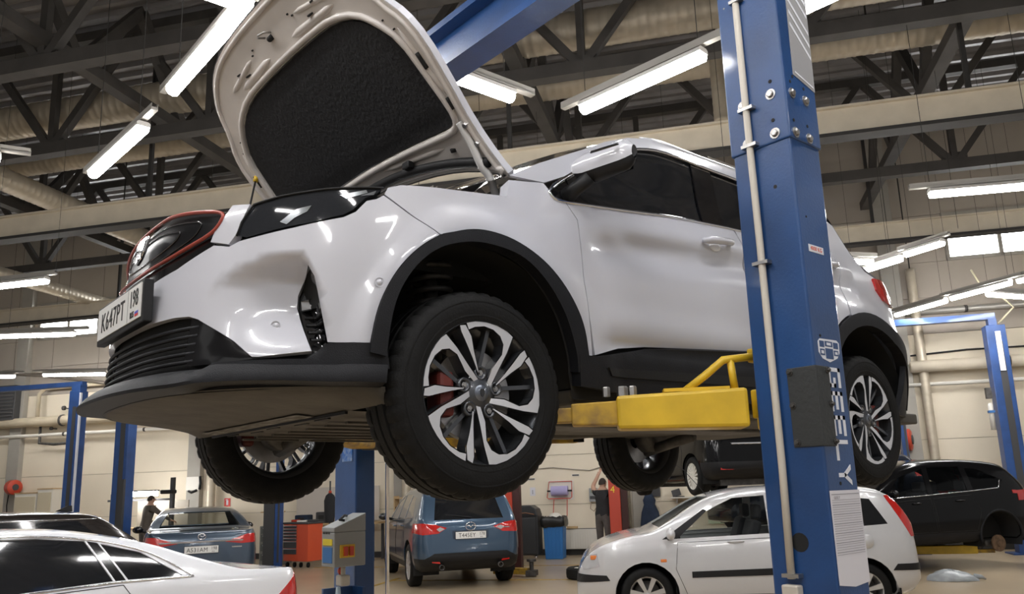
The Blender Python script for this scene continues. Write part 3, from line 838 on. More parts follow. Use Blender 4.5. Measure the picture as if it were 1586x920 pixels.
# ---- door mirrors
for sg in (1, -1):
    root = MB().tube([(-.44, sg * .845, .775), (-.45, sg * .90, .80), (-.47, sg * .95, .83)], .03, 10, rs=[.035, .028, .03]).build('mirror_foot', black_plastic, suv, True, world=False)
    def mshell(z0, z1, m_, nm, grow=0.0):
        rows = []
        for i in range(13):
            k = i / 12; y = .905 + .205 * k
            xc = -.475 - .07 * k; zc = .868 + .028 * k
            hh = (.062 * min(1, (k + .12) * 4) ** .5 * (1 - max(0, (k - .80) / .2) ** 2 * .55)) + grow
            dd = .060 * (1 - .35 * k) * (1 - max(0, (k - .8) / .2) ** 2 * .6) + grow
            row = []
            for j in range(13):
                a = z0 + (z1 - z0) * j / 12
                row.append(Vector((xc + dd * cos(a), sg * y, zc + hh * sin(a))))
            rows.append(row)
        MB().grid(rows).build(nm, m_, root, True, world=False)
    mshell(radians(-28), radians(180), white_paint, 'mirror_cap')
    mshell(radians(-180), radians(-28), black_plastic, 'mirror_lower_shell', -.002)
    MB().grid([[Vector((-.50 - .07 * k, sg * (.91 + .175 * k), .868 + .028 * k + s_ * .052)) for k in (0, .25, .5, .75, .97)] for s_ in (-1, 1)]).build('mirror_glass', dark_glass, root, world=False)
    MB().tube([Vector((-.428 - .058 * k + .004, sg * (1.0 + .09 * k), .900 + .018 * k)) for k in (0, .25, .5, .75, 1)], .005, 6).build('turn_signal', gloss_black, root, True, world=False)
# ---- hood
HA = radians(48); HE = Vector((cos(HA), 0, sin(HA))); HN = Vector((-sin(HA), 0, cos(HA))); HO = Vector((-.27, 0, .83))
def hood_s(off): return lambda a, b: HO + HE * a + Vector((0, b, 0)) + HN * (off - .08 * b * b)
hh_ = [(.03, .80), (.11, .78), (.27, .77), (.45, .79), (.61, .80), (.72, .775), (.80, .72), (.91, .68), (.97, .635), (1.04, .55), (1.085, .44), (1.112, .27), (1.12, .0)]
rear_ = [(.195, 0.0), (.180, .22), (.150, .45), (.110, .62), (.055, .75)]
ho = chaikin(rear_ + hh_[:-1] + [(1.12, 0)] + [(a, -b) for a, b in reversed(hh_[:-1])] + [(a, -b) for a, b in reversed(rear_[1:])], 1)
hood = panel('hood', hood_s(.030), ho, white_paint, suv, step=.07, th=.028, out=HN)
INS = [(.804, .53), (.853, .396), (.865, .226), (.87, 0), (.865, -.226), (.853, -.396), (.804, -.53), (.74, -.60), (.65, -.665), (.50, -.68), (.36, -.692), (.315, -.682), (.300, -.64), (.309, -.487), (.319, -.335), (.328, -.1), (.328, .1), (.319, .335), (.309, .487), (.300, .64), (.315, .682), (.36, .692), (.50, .68), (.65, .665), (.74, .60)]
INSs = chaikin(INS, 1)
ring_out = inset(ho, .006); 
hf = panel('hood_inner_frame', hood_s(.0), ring_out, hood_primer, hood, step=.05, holes=[inset(INSs, -.006)], th=.028, out=-HN)
pad = panel('insulation_pad', lambda a, b: hood_s(.004 - .010 * smoothstep(0, .10, min(abs(.69 - abs(b)), abs(a - .31), abs(.87 - a))))(a, b), INSs, insulation, hood, step=.05, th=.01, out=-HN)
# raised rim around the pad, outer flange bead, pressed ribs
MB().tube([hood_s(-.004)(a, b) for a, b in resample(inset(INSs, -.022), .05)], .014, 6, closed=True).build('frame_bead', hood_primer, hood, True, world=False)
MB().tube([hood_s(-.002)(a, b) for a, b in resample(inset(ho, .030), .05)], .011, 6, closed=True).build('hem_flange', hood_primer, hood, True, world=False)
for (a0, b0, a1, b1, r) in ((.93, .10, .905, .46, .016), (.93, -.10, .91, -.40, .018), (.99, .20, .935, .52, .012), (.98, -.22, .93, -.48, .014), (.70, .70, .40, .735, .013), (.70, -.70, .45, -.735, .013), (.24, .55, .285, .1, .014), (.24, -.55, .285, -.1, .014)):
    MB().tube([hood_s(.004)(a0 + (a1 - a0) * k / 6, b0 + (b1 - b0) * k / 6) for k in range(7)], r, 8, rs=[.003] + [r] * 5 + [.003]).build('pressed_rib', hood_primer, hood, True, world=False)
def hslot(a0, b0, a1, b1, r, nm='hood_slot'):
    MB().tube([hood_s(-.003)(a0 + (a1 - a0) * k / 4, b0 + (b1 - b0) * k / 4) for k in range(5)], r, 8).build(nm, well_black, hood, True, world=False)
for sg in (1, -1):
    hslot(.585, .722 * sg, .52, .724 * sg, .009); hslot(.398, .732 * sg, .350, .73 * sg, .009); hslot(.226, .588 * sg, .214, .584 * sg, .013)
    for a, b, r in ((.269, .706, .006), (.18, .71, .006), (.694, .684, .005), (.647, .765, .004), (.965, .356, .012), (.983, .194, .005), (.999, .172, .005), (.742, .654, .004), (.935, .30, .016)):
        hslot(a, b * sg, a + .006, b * sg, r, 'hood_hole')
MB().tube([hood_s(q)(a, b) for q, a, b in ((-.004, 1.00, -.045), (-.035, 1.012, -.045), (-.045, 1.016, -.02), (-.035, 1.012, .01), (-.004, 1.00, .01))], .0045, 8).build('hood_striker', steel, hood, True, world=False)
hslot(.985, -.03, .985, .0, .012, 'striker_hole')
MB().tube([hood_s(-.012)(a, b) for a, b in chaikin([(.12, .74), (.16, .62), (.20, .45), (.235, .22), (.245, 0), (.235, -.22), (.20, -.45), (.16, -.62), (.12, -.74)], 2, False)], .020, 8).build('hood_seal', black_plastic, hood, True, world=False)
MB().grid([[hood_s(-.004)(a + da, b) for a, b in chaikin([(.10, .72), (.13, .61), (.17, .45), (.20, .22), (.21, 0), (.20, -.22), (.17, -.45), (.13, -.61), (.10, -.72)], 2, False)] for da in (.0, .03)]).build('cowl_flap', black_plastic, hood, True, world=False)
for b in (.30, -.30):
    MB().box(hood_s(-.022)(.255, b), (.03, .05, .03)).build('washer_nozzle', black_plastic, hood, world=False, bevel=.006)
for sg in (1, -1):
    pts = [hood_s(-.006)(.30, .715 * sg), hood_s(-.018)(.20, .72 * sg), hood_s(-.035)(.12, .715 * sg), Vector((-.175, .715 * sg, .84)), Vector((-.195, .715 * sg, .775)), Vector((-.23, .71 * sg, .745)), Vector((-.28, .705 * sg, .745))]
    hg = MB().tube([Vector(p) for p in chaikin([tuple(p) for p in pts], 2, False)], .015, 8).build('hood_hinge', mat('hinge_white', (.68, .67, .66), .4), suv, True, world=False)
    for a in (.28, .20):
        MB().lathe([(0, .012), (.010, .012), (.013, .004), (.016, 0)], 6, Matrix.Translation(hood_s(-.006)(a, .74 * sg)) @ (-HN).to_track_quat('Z', 'Y').to_matrix().to_4x4()).build('hinge_bolt', steel, hg, world=False)
p_top = hood_s(-.012)(.575, -.70); p_bot = Vector((.28, -.70, .52))
st = MB().tube([p_bot, p_bot.lerp(p_top, .55)], .011, 8).tube([p_bot.lerp(p_top, .5), p_top], .005, 8).build('gas_strut', black_plastic, suv, True, world=False)
MB().tube([p_bot.lerp(p_top, .965), p_top], .012, 8).build('strut_end', yellow_paint, st, True, world=False)
# ---- wheel houses and suspension
for x in (0.0, -2.6):
    for sg in (1, -1):
        rows = []
        for i in range(19):
            a = radians(6 + 168 * i / 18); r = .505
            xx = x + r * cos(a); ym = .84 if xx < .15 else .83 * max(.2, 1 - ((xx - .15) / .76) ** 2) ** (1 / 2.6) - .03
            rows.append([Vector((xx, sg * y, r * sin(a))) for y in (.38, .6, ym)])
        wl = MB().grid(rows).build('wheel_housing', well_black, suv, True, world=False)
        MB().box((x - .06, sg * .59, .535), (.90, .48, .02)).build('light_block_plate', well_black, wl, world=False)  # unseen black plate added to stop lamp light leaking through the housing
        MB().add([(x + .5, sg * .38, -.0), (x + .5, sg * .38, .5), (x - .5, sg * .38, .5), (x - .5, sg * .38, -.0)], [(0, 1, 2, 3)]).build('housing_wall', well_black, wl, world=False)
        MB().tube([(x + .02, sg * .62, .10), (x + .02, sg * .58, .52)], .028, 10).build('damper', dark_steel, wl, True, world=False)
        sp = [Vector((x + .02 + .075 * cos(a * .5), sg * .59 + .075 * sin(a * .5), .25 + a * .0035)) for a in range(0, 76)]
        MB().tube(sp, .011, 6).build('coil_spring', dark_steel, wl, True, world=False)
        MB().lathe([(.0, .0), (.095, .0), (.095, .012), (.03, .02)], 20, Matrix.Translation((x + .02, sg * .59, .235))).build('spring_seat', dark_steel, wl, True, world=False)
        MB().tube([(x, sg * .30, -.02), (x, sg * .70, -.10)], .035, 8).build('control_arm', dark_steel, wl, True, world=False)
        MB().tube([(x - .12, sg * .2, .03), (x - .05, sg * .70, .0)], .018, 8).build('drive_shaft', dark_steel, wl, True, world=False)
# ---- wheels
WR = .236
def pol(r, th): return (r * WR * cos(radians(th)), r * WR * sin(radians(th)))
def wheel_dish(r): return -.028 * max(0, 1 - r / WR) ** 1.2
def make_wheel(parent):
    R90 = Matrix.Rotation(radians(-90), 4, 'X')       # lathe axis z -> +y
    rim = MB().lathe([(.236, .105), (.240, .100), (.232, .092), (.222, .070), (.205, .02), (.200, -.06), (.215, -.095), (.238, -.10)], 48, R90).build('wheel', gunmetal, parent, True, world=False)
    ty = [(.232, .100), (.245, .106), (.285, .112), (.318, .105), (.334, .092), (.342, .080), (.3445, .062), (.3445, .05), (.338, .048), (.338, .040), (.3455, .038), (.346, .006), (.338, .004), (.338, -.004), (.346, -.006), (.3455, -.038), (.338, -.04), (.338, -.048), (.3445, -.05), (.3445, -.062), (.342, -.08), (.334, -.092), (.318, -.105), (.285, -.112), (.245, -.106), (.232, -.10)]
    base = MB(); n = 160; k = len(ty)
    for j in range(n):
        a = 2 * pi * j / n
        for r, h in ty:
            rr = r - (.006 if (j % 4 == 0 and .05 <= abs(h) <= .093 and r > .33) else 0)
            base.v.append(R90 @ Vector((rr * cos(a), rr * sin(a), h)))
    for j in range(n):
        for i in range(k - 1):
            a = j * k + i; b = ((j + 1) % n) * k + i; base.f.append((a, b, b + 1, a + 1))
    base.build('tyre', rubber, rim, True, world=False, angle=35)
    MB().lathe([(.252, .1075), (.254, .1085), (.258, .1087), (.260, .108)], 64, R90).lathe([(.300, .1095), (.302, .1105), (.306, .1095)], 64, R90).build('sidewall_ring', rubber, rim, True, world=False)
    # local wheel face: u towards the front of the car mirrored so that the photo's picture shows
    def face(u, v, w): return Vector((-u, .098 + wheel_dish(hypot(u, v)) + w, v))
    B1 = [(.20, 30), (.25, 37), (.43, 48), (.735, 53.5), (.985, 57), (1.0, 64), (1.0, 75), (1.0, 86), (1.0, 97), (.995, 106), (.90, 105), (.925, 98), (.94, 88), (.925, 78), (.88, 69), (.80, 62), (.66, 57.5), (.40, 61), (.17, 50)]
    B2 = [(.29, 96), (.60, 103), (.80, 103.5), (.97, 107.5), (.99, 113), (.90, 113.5), (.70, 111), (.50, 107), (.30, 99)]
    for s in range(5):
        for nm, Bp in (('spoke_blade', B1), ('slim_spoke_blade', B2)):
            pp = [pol(r, th + 72 * s) for r, th in Bp]
            V, T = cdt(pp, [], .03)
            mb = MB(); k = len(V)
            mb.v = [face(u, v, .004) for u, v in V]; mb.f = list(T)
            o = mb.build(nm, alu, rim, False, world=False)
            if o.data.polygons[0].normal.y < 0: o.data.flip_normals()
            cx = sum(p[0] for p in pp) / len(pp); cy = sum(p[1] for p in pp) / len(pp)
            mb = MB(); n = len(pp); ang = radians(2.5)
            q = inset(pp, -.004)
            mb.v = [face(u, v, .0035) for u, v in q] + [face(u, v, -.045) for u, v in q]
            mb.f = [(i, (i + 1) % n, n + (i + 1) % n, n + i) for i in range(n)]
            mb.build('spoke_flank', gunmetal, rim, False, world=False)
        th = 82 + 72 * s
        a, b = pol(.25, th + 8), pol(.97, th - 2)
        MB().beam(face(a[0], a[1], -.028), face(b[0], b[1], -.030), .014, .030, up=(0, 1, 0)).build('recessed_spoke', gunmetal, rim, world=False)
        c = pol(.285, 90 + 72 * s - 3)
        Mx = Matrix.Translation(face(c[0], c[1], 0)) @ R90
        MB().lathe([(.024, -.02), (.024, .002), (.017, .002), (.016, -.008), (0, -.008)], 14, Mx).build('lug_pocket', gunmetal, rim, True, world=False)
        MB().lathe([(0, .002), (.006, .002), (.007, -.001), (.0105, -.001), (.0105, -.012)], 6, Mx).build('lug_nut', steel, rim, world=False)
    MB().lathe([(0, -.01), (.012, -.01), (.03, -.012), (.036, -.016), (.06, -.02), (.075, -.04)], 24, Matrix.Translation((0, .098, 0)) @ R90).build('hub_cap', gunmetal, rim, True, world=False)
    cap = MB().lathe([(0, .000), (.026, -.001), (.028, -.006)], 24, Matrix.Translation((0, .0905, 0)) @ R90).build('centre_badge', mat('badge_grey', (.16, .18, .22), .3, .6, .5), rim, True, world=False)
    MB().prism(shield_poly(.009, .013), lambda u, v, w: Vector((-u, .0905 + w, v)), .0025).build('badge_shield', gloss_black, rim, world=False)
    MB().lathe([(.06, .035), (.155, .035), (.155, .012), (.06, .012)], 40, R90).build('brake_disc', steel, rim, True, world=False, angle=30)
    return rim
wh = make_wheel(suv)
wh.location = (0, .77, 0); wh.rotation_euler = (0, 0, -.03)
for i, (x, y, z, r) in enumerate(((0, -.77, 0, pi - .03), (-2.6, .77, -.012, 0), (-2.6, -.77, -.012, pi))):
    w = copy_tree(wh, suv); w.location = (x, y, z); w.rotation_euler = (0, .37 * (i + 1), r)
for x in (0, -2.6):
    for sg in (1, -1):
        sx = 1 if x == 0 else -1
        MB().box((x + sx * .125, sg * .795, -.005), (.06, .085, .15)).build('brake_caliper', red_caliper, suv, world=False, bevel=.015)
        MB().lathe([(.0, .0), (.11, .0), (.11, .10), (.0, .10)], 16, Matrix.Translation((x, sg * .70, 0)) @ Matrix.Rotation(radians(-90), 4, 'X')).build('hub_carrier', dark_steel, suv, True, world=False)
# ------------------------------------------------------------------ two-post lift carrying the white car
lift = thing('two_post_lift', 'blue two-post lift with yellow arms holding the white car', 'car lift', (-.88, 0, 0))
def post(y0, y1, x0, x1, ztop, m, sleeve=2.745, parent=lift):
    o = MB().box(((x0 + x1) / 2, (y0 + y1) / 2, sleeve / 2 + .1), (x1 - x0, y1 - y0, sleeve + .2 - .2)).build('column', m, parent, bevel=.008)
    s = MB().box(((x0 + x1) / 2, (y0 + y1) / 2, (sleeve + ztop) / 2), (x1 - x0 + .012, y1 - y0 + .012, ztop - sleeve)).build('column_extension', m, parent, bevel=.006)
    b = MB().box(((x0 + x1) / 2, (y0 + y1) / 2, .015), (x1 - x0 + .25, y1 - y0 + .2, .03)).build('base_plate', m, parent)
    return o, s
near_c, near_s = post(1.372, 1.60, -.972, -.78, 4.15, lift_blue)
far_c, far_s = post(-1.66, -1.40, -.93, -.80, 4.15, lift_blue)
# overhead crossbeam (channel)
bm_ = MB().prism([(-.97, 3.93), (-.80, 3.93), (-.80, 3.97), (-.87, 3.98), (-.87, 4.17), (-.80, 4.18), (-.80, 4.22), (-.97, 4.22)], lambda u, v, w: Vector((u, -1.66 + w, v)), 3.26).build('crossbeam', lift_blue, lift)
# bolts and holes of the joint sleeve
def bolt(p, n, r=.013, nm='bolt', m=steel, parent=None):
    Mx = Matrix.Translation(Vector(p)) @ Vector(n).to_track_quat('Z', 'Y').to_matrix().to_4x4()
    return MB().lathe([(0, .011), (r * .75, .011), (r, .008), (r, .0)], 6, Mx).lathe([(r * 1.5, 0), (r * 1.5, .003), (r, .003)], 12, Mx).build(nm, m, parent or near_s)
def hole(p, n, r=.007, parent=None):
    Mx = Matrix.Translation(Vector(p)) @ Vector(n).to_track_quat('Z', 'Y').to_matrix().to_4x4()
    return MB().lathe([(0, .0012), (r, .0012), (r, 0)], 12, Mx).build('bolt_hole', well_black, parent or near_s)
for y, z in ((1.549, 2.923), (1.551, 2.776), (1.435, 2.923), (1.44, 2.776)): bolt((-.774, y, z), (1, 0, 0))
for y, z in ((1.552, 2.971), (1.548, 2.826)): hole((-.774, y, z), (1, 0, 0))
hole((-.78, 1.527, 2.589), (1, 0, 0), .007, near_c)
for x, z in ((-.815, 2.917), (-.902, 2.912), (-.812, 2.769), (-.899, 2.768)): bolt((x, 1.606, z), (0, 1, 0))
for x, z in ((-.811, 2.96), (-.898, 2.958), (-.808, 2.814), (-.895, 2.814), (-.83, 2.985)): hole((x, 1.606, z), (0, 1, 0), .006)
hole((-.83, 1.60, 2.47), (0, 1, 0), .004, near_c); hole((-.835, 1.60, 2.06), (0, 1, 0), .005, near_c); hole((-.86, 1.60, 1.582), (0, 1, 0), .006, near_c)
# grey poster with white strokes on the extension (outer side)
dec = MB().prism([(-.845, 3.45), (-.985, 3.50), (-.975, 2.965), (-.836, 2.995)], lambda u, v, w: Vector((u, 1.606 + w, v)), .0015).build('decal', mat('decal_grey', (.30, .30, .31), .6), near_s)
for k, (v0, s) in enumerate(((3.02, .0), (3.10, .03), (3.15, .03), (3.20, .03), (3.27, .03), (3.32, .03))):
    MB().prism([(-.85, v0 + .06 + s), (-.85, v0 + .075 + s), (-.972, v0 - .025 + s + .0), (-.972, v0 - .04 + s)] if k else [(-.85, 3.005), (-.85, 3.012), (-.965, 2.985), (-.965, 2.978)], lambda u, v, w: Vector((u, 1.6076 + w, v)), .001).build('decal_stripe', white_vinyl, dec)
# 4000 KG sticker
stk = MB().prism([(-.824, 2.348), (-.918, 2.348), (-.918, 2.373), (-.824, 2.373)], lambda u, v, w: Vector((u, 1.60 + w, v)), .001).build('capacity_sticker', white_vinyl, near_c)
text_mesh('sticker_lettering', '4000 KG', .021, red_ink, frame((-.871, 1.6015, 2.3605), (-1, 0, 0), (0, 0, 1)), near_c, sx=.95, thick=.0003)
# shield emblem and vertical brand lettering
def fy(u, v, w): return Vector((u, 1.60 + w, v))
SH = [(-.815, 2.040), (-.828, 2.050), (-.935, 2.052), (-.950, 2.043), (-.948, 2.01), (-.93, 1.990), (-.88, 1.974), (-.835, 1.984), (-.814, 2.004)]
sh = MB().prism(SH, lambda u, v, w: fy(u, v, w), .001).build('emblem_shield', white_vinyl, near_c)
for (u0, u1, v0, v1) in ((-.823, -.852, 2.022, 2.043), (-.857, -.905, 2.026, 2.044), (-.910, -.941, 2.022, 2.043), (-.823, -.852, 1.995, 2.016), (-.857, -.905, 1.985, 2.020), (-.910, -.939, 1.998, 2.016)):
    o = MB().prism([(u0, v0), (u1, v0), (u1, v1), (u0, v1)], lambda u, v, w: fy(u, v, .001 + w), .0006).build('emblem_field', lift_blue, sh)
    if v1 < 2.03 or u0 == -.857:
        mu, mv = (u0 + u1) / 2, (v0 + v1) / 2
        if u0 != -.857 or v1 > 2.03: MB().prism([(mu + (u0 - mu) * .55, mv + (v0 - mv) * .5), (mu + (u1 - mu) * .55, mv + (v0 - mv) * .5), (mu + (u1 - mu) * .55, mv + (v1 - mv) * .5), (mu + (u0 - mu) * .55, mv + (v1 - mv) * .5)], lambda u, v, w: fy(u, v, .0017 + w), .0004).build('emblem_dot', white_vinyl, sh)
# letters read downwards; p along the reading direction (down), q to the side (towards +x is the letter's top)
LET = {'G': [[(0, 0), (0, 1), (.2, 1), (.2, 0)], [(0, .8), (0, 1), (1, 1), (1, .8)], [(0, 0), (0, .2), (1, .2), (1, 0)], [(.8, 0), (.8, .58), (1, .58), (1, 0)], [(.5, .40), (.5, .58), (1, .58), (1, .40)]],
       'E': [[(0, 0), (0, 1), (.2, 1), (.2, 0)], [(0, .8), (0, 1), (1, 1), (1, .8)], [(0, .40), (0, .60), (.9, .60), (.9, .40)], [(0, 0), (0, .2), (1, .2), (1, 0)]],
       'L': [[(0, 0), (0, 1), (.2, 1), (.2, 0)], [(0, 0), (0, .2), (1, .2), (1, 0)]],
       'Y': [[(0, 1), (.24, 1), (.60, .5), (.40, .42)], [(1, 1), (.76, 1), (.40, .5), (.60, .42)], [(.40, 0), (.40, .5), (.60, .5), (.60, 0)]]}
zcur = 1.957
for ch in 'GEELY':
    hgt = .066
    for st_ in LET[ch]:
        MB().prism([(-.856 - q * .078, zcur - p * hgt) for p, q in st_], lambda u, v, w: fy(u, v, w), .0012).build('brand_lettering', white_vinyl, near_c)
    zcur -= hgt + .013
# black bent cover plate round the corner, with screws
cv = MB().prism([(1.50, -.775), (1.606, -.775), (1.606, -.857), (1.601, -.857), (1.601, -.780), (1.50, -.780)], lambda u, v, w: Vector((v, u, 1.700 + w)), .258).build('cover_plate', mat('cover_dark', (.03, .033, .034), .5, bump=.2, bscale=60), lift, bevel=.004)
for y, z in ((1.512, 1.945), (1.512, 1.835), (1.515, 1.715)): bolt((-.775, y, z), (1, 0, 0), .008, 'screw', dark_steel, cv)
for x, z in ((-.845, 1.945), (-.848, 1.835), (-.848, 1.715)): bolt((x, 1.606, z), (0, 1, 0), .007, 'screw', dark_steel, cv)
# data sheet on the column
sheet = MB().prism([(-.785, 1.561), (-.972, 1.560), (-.974, 1.273), (-.88, 1.265), (-.785, 1.277)], lambda u, v, w: fy(u, v, .001 + w), .001).build('data_sheet', paper, near_c)
text_mesh('sheet_heading', 'GEELY', .013, ink, frame((-.824, 1.6025, 1.538), (-1, 0, 0), (0, 0, 1)), near_c, thick=.0002)
for k in range(26):
    z = 1.55 - k * .0072 - (.004 if k > 1 else 0)
    if abs(z - 1.538) < .006: continue
    MB().prism([(-.792, z), (-.965, z), (-.965, z - (.0012 if k % 4 else .0022)), (-.792, z - (.0012 if k % 4 else .0022))], lambda u, v, w: fy(u, v, .0022 + w), .0003).build('table_line', ink, sheet)
# conduit with clamps and box
cd = MB().tube([(-.765, 1.449, 4.1), (-.765, 1.452, 2.88), (-.765, 1.455, 2.4), (-.765, 1.457, 1.65), (-.765, 1.451, 1.29)], .0125, 10).build('cable_conduit', conduit_m, lift, True)
bx('conduit_box', (-.762, 1.452, 1.235), (.035, .058, .075), conduit_m, cd, bevel=.005)
for z in (3.33, 2.90, 2.76, 2.33, 1.30): MB().box((-.766, 1.455, z), (.030, .060 if z < 3 else .05, .012)).build('conduit_clamp', steel, cd)
MB().lathe([(0, .001), (.03, .001), (.03, 0)], 16, Matrix.Translation((-.78, 1.485, 1.402)) @ Matrix.Rotation(radians(90), 4, 'Y')).build('cable_port', well_black, near_c)
MB().ball((-.775, 1.395, 3.335), .004).build('rivet', steel, near_c)
# carriages and yellow arms
def arm(pts, w, h, m, nm, par, zt=None): return None
def lift_arm(sg, px, py, ex, ey, z, m1=None):
    """from the carriage pivot (px,py) to the pad end (ex,ey)"""
    p = Vector((px, py * sg, z)); e = Vector((ex, ey * sg, z)); d = (e - p); L = d.length; d.normalize()
    a = MB()
    hk = 1 if sg > 0 else .6
    a.beam(p, p + d * (L * .62), .15, .135 * hk, tw=.13, th=.115 * hk)
    o = a.build('lift_arm', yellow_paint if sg > 0 else yellow_worn, lift, bevel=.012)
    MB().beam(p + d * (L * .60), p + d * (L * .84), .10, .085, tw=.095, th=.075).build('arm_extension', yellow_worn, o, bevel=.006)
    MB().beam(p + d * (L * .80), e, .075, .05).build('arm_tongue', yellow_worn, o, bevel=.004)
    MB().lathe([(0, 0), (.05, 0), (.05, .04), (.03, .05), (.03, .10), (.055, .10), (.055, .13), (0, .13)], 16, Matrix.Translation(e + Vector((0, 0, -.02)))).build('lift_pad', rubber, o, True, angle=30)
    return o
zA = 1.845
front_arm = lift_arm(1, -.80, 1.315, -.30, .80, zA)
lift_arm(1, -1.02, 1.30, -2.05, .80, zA)
lift_arm(-1, -.80, 1.315, -.22, .72, zA + .05); lift_arm(-1, -1.02, 1.30, -2.05, .80, zA + .05)
for sg in (1, -1):
    cr = MB().box((-.90, sg * 1.35, 1.86 if sg > 0 else 1.90), (.16, .05, .10)).build('carriage', yellow_paint if sg > 0 else dark_steel, lift, bevel=.006)
    MB().box((-.90, sg * 1.35, 2.03), (.16, .05, .05)).build('carriage_stop', yellow_paint if sg > 0 else dark_steel, lift, bevel=.006)
# tubular guard on the near carriage and three bolt heads on the arm
MB().tube([Vector(q) for q in ((-.64, 1.17, 1.905), (-.70, 1.23, 1.965), (-.735, 1.285, 2.015), (-.82, 1.35, 2.025))], .014, 8).build('foot_guard', yellow_paint, front_arm, True)
MB().tube([Vector(q) for q in ((-.77, 1.30, 1.905), (-.755, 1.30, 2.015))], .013, 8).build('foot_guard', yellow_paint, front_arm, True)
MB().beam((-.60, 1.12, 1.917), (-.76, 1.28, 1.917), .06, .012).build('guard_plate', yellow_paint, front_arm)
for k, (x, y, r) in enumerate(((-.46, .98, .014), (-.50, 1.02, .020), (-.525, 1.045, .015))):
    MB().lathe([(0, .035), (r * .8, .035), (r, .03), (r, 0)], 6, Matrix.Translation((x, y, zA + .06))).build('bolt_head', steel, front_arm)
# far column: chrome rail and worn blue label
MB().tube([(-1.0, -1.375, .1), (-1.0, -1.375, 3.9)], .012, 8).build('guide_rail', chrome, lift, True)
MB().box((-.798, -1.50, 1.90), (.004, .12, .22)).build('worn_label', mat('label_blue', (.03, .13, .42), .5, col2=(.30, .38, .50), nscale=30), far_c)
# ------------------------------------------------------------------ the other cars
clear_glass = mat('clear_glass', (.02, .025, .03), .04, 0, .6)
def _glass(name, tint, mixf):
    m = bpy.data.materials.new(name); m.use_nodes = True; nt = m.node_tree
    out = nt.nodes['Material Output']; b = nt.nodes['Principled BSDF']
    b.inputs['Base Color'].default_value = (.012, .014, .016, 1); b.inputs['Roughness'].default_value = .04; b.inputs['Coat Weight'].default_value = 1
    tr = nt.nodes.new('ShaderNodeBsdfTransparent'); tr.inputs['Color'].default_value = tuple(tint) + (1,)
    mx = nt.nodes.new('ShaderNodeMixShader'); mx.inputs['Fac'].default_value = mixf
    nt.links.new(b.outputs['BSDF'], mx.inputs[1]); nt.links.new(tr.outputs['BSDF'], mx.inputs[2]); nt.links.new(mx.outputs['Shader'], out.inputs['Surface'])
    return m
see_glass = _glass('see_through_glass', (.93, .96, .94), .86)
def bisect_poly(bm, poly, ax, cond):
    xs = [p[0] for p in poly]; ys = [p[1] for p in poly]; mg = .02
    def uv(c): return (c.x, c.z) if ax == 'y' else (c.y, c.z)
    for i in range(len(poly)):
        p, q = poly[i], poly[(i + 1) % len(poly)]
        d = (q[0] - p[0], q[1] - p[1])
        if hypot(*d) < 1e-6: continue
        if ax == 'y': co = (p[0], 0, p[1]); no = (-d[1], 0, d[0])
        else: co = (0, p[0], p[1]); no = (0, -d[1], d[0])
        fs = []
        for f in bm.faces:
            if not cond(f): continue
            us = [uv(v.co) for v in f.verts]
            if max(u[0] for u in us) < min(p[0], q[0]) - mg or min(u[0] for u in us) > max(p[0], q[0]) + mg: continue
            if max(u[1] for u in us) < min(p[1], q[1]) - mg or min(u[1] for u in us) > max(p[1], q[1]) + mg: continue
            fs.append(f)
        geom = fs + list({e for f in fs for e in f.edges}) + list({v for f in fs for v in f.verts})
        if geom: bmesh.ops.bisect_plane(bm, geom=geom, dist=1e-5, plane_co=co, plane_no=no)
    bm.normal_update()
    out = []
    for f in bm.faces:
        if cond(f):
            c = f.calc_center_median(); u = uv(c)
            if inside(poly, u[0], u[1]): out.append(f)
    return out
def take(bm, faces, name, m, parent, off=0.0, keep=False, th=0.0):
    """moves faces of the shell into a part of their own"""
    if not faces: return None
    idx = {}; vs = []; fs = []; ns = []
    for f in faces:
        l = []
        for v in f.verts:
            if v.index not in idx:
                idx[v.index] = len(vs); vs.append(v.co.copy()); ns.append(v.normal.copy())
            l.append(idx[v.index])
        fs.append(tuple(l))
    cnt = {}
    for f in fs:
        for i in range(len(f)): cnt[(f[i], f[(i + 1) % len(f)])] = 1
    vs = [p + n * off for p, n in zip(vs, ns)]
    th = th or .012
    base = len(vs); nv = list(vs)
    mb = MB(); mb.v = nv; mb.f = fs
    for (a, b) in cnt:
        if (b, a) in cnt: continue
        q = len(mb.v); mb.v += [vs[a], vs[b], vs[b] - ns[b] * th, vs[a] - ns[a] * th]; mb.f.append((q, q + 3, q + 2, q + 1))
        ns += [(vs[b] - vs[a]).cross(ns[a]).normalized()] * 4
    o = mb.build(name, m, parent, smooth=True, world=False, normals=[n if n.length > .1 else Vector((0, 0, 1)) for n in ns])
    if not keep: bmesh.ops.delete(bm, geom=faces, context='FACES')
    bm.verts.index_update(); bm.faces.index_update()
    return o
WHEELS = {}
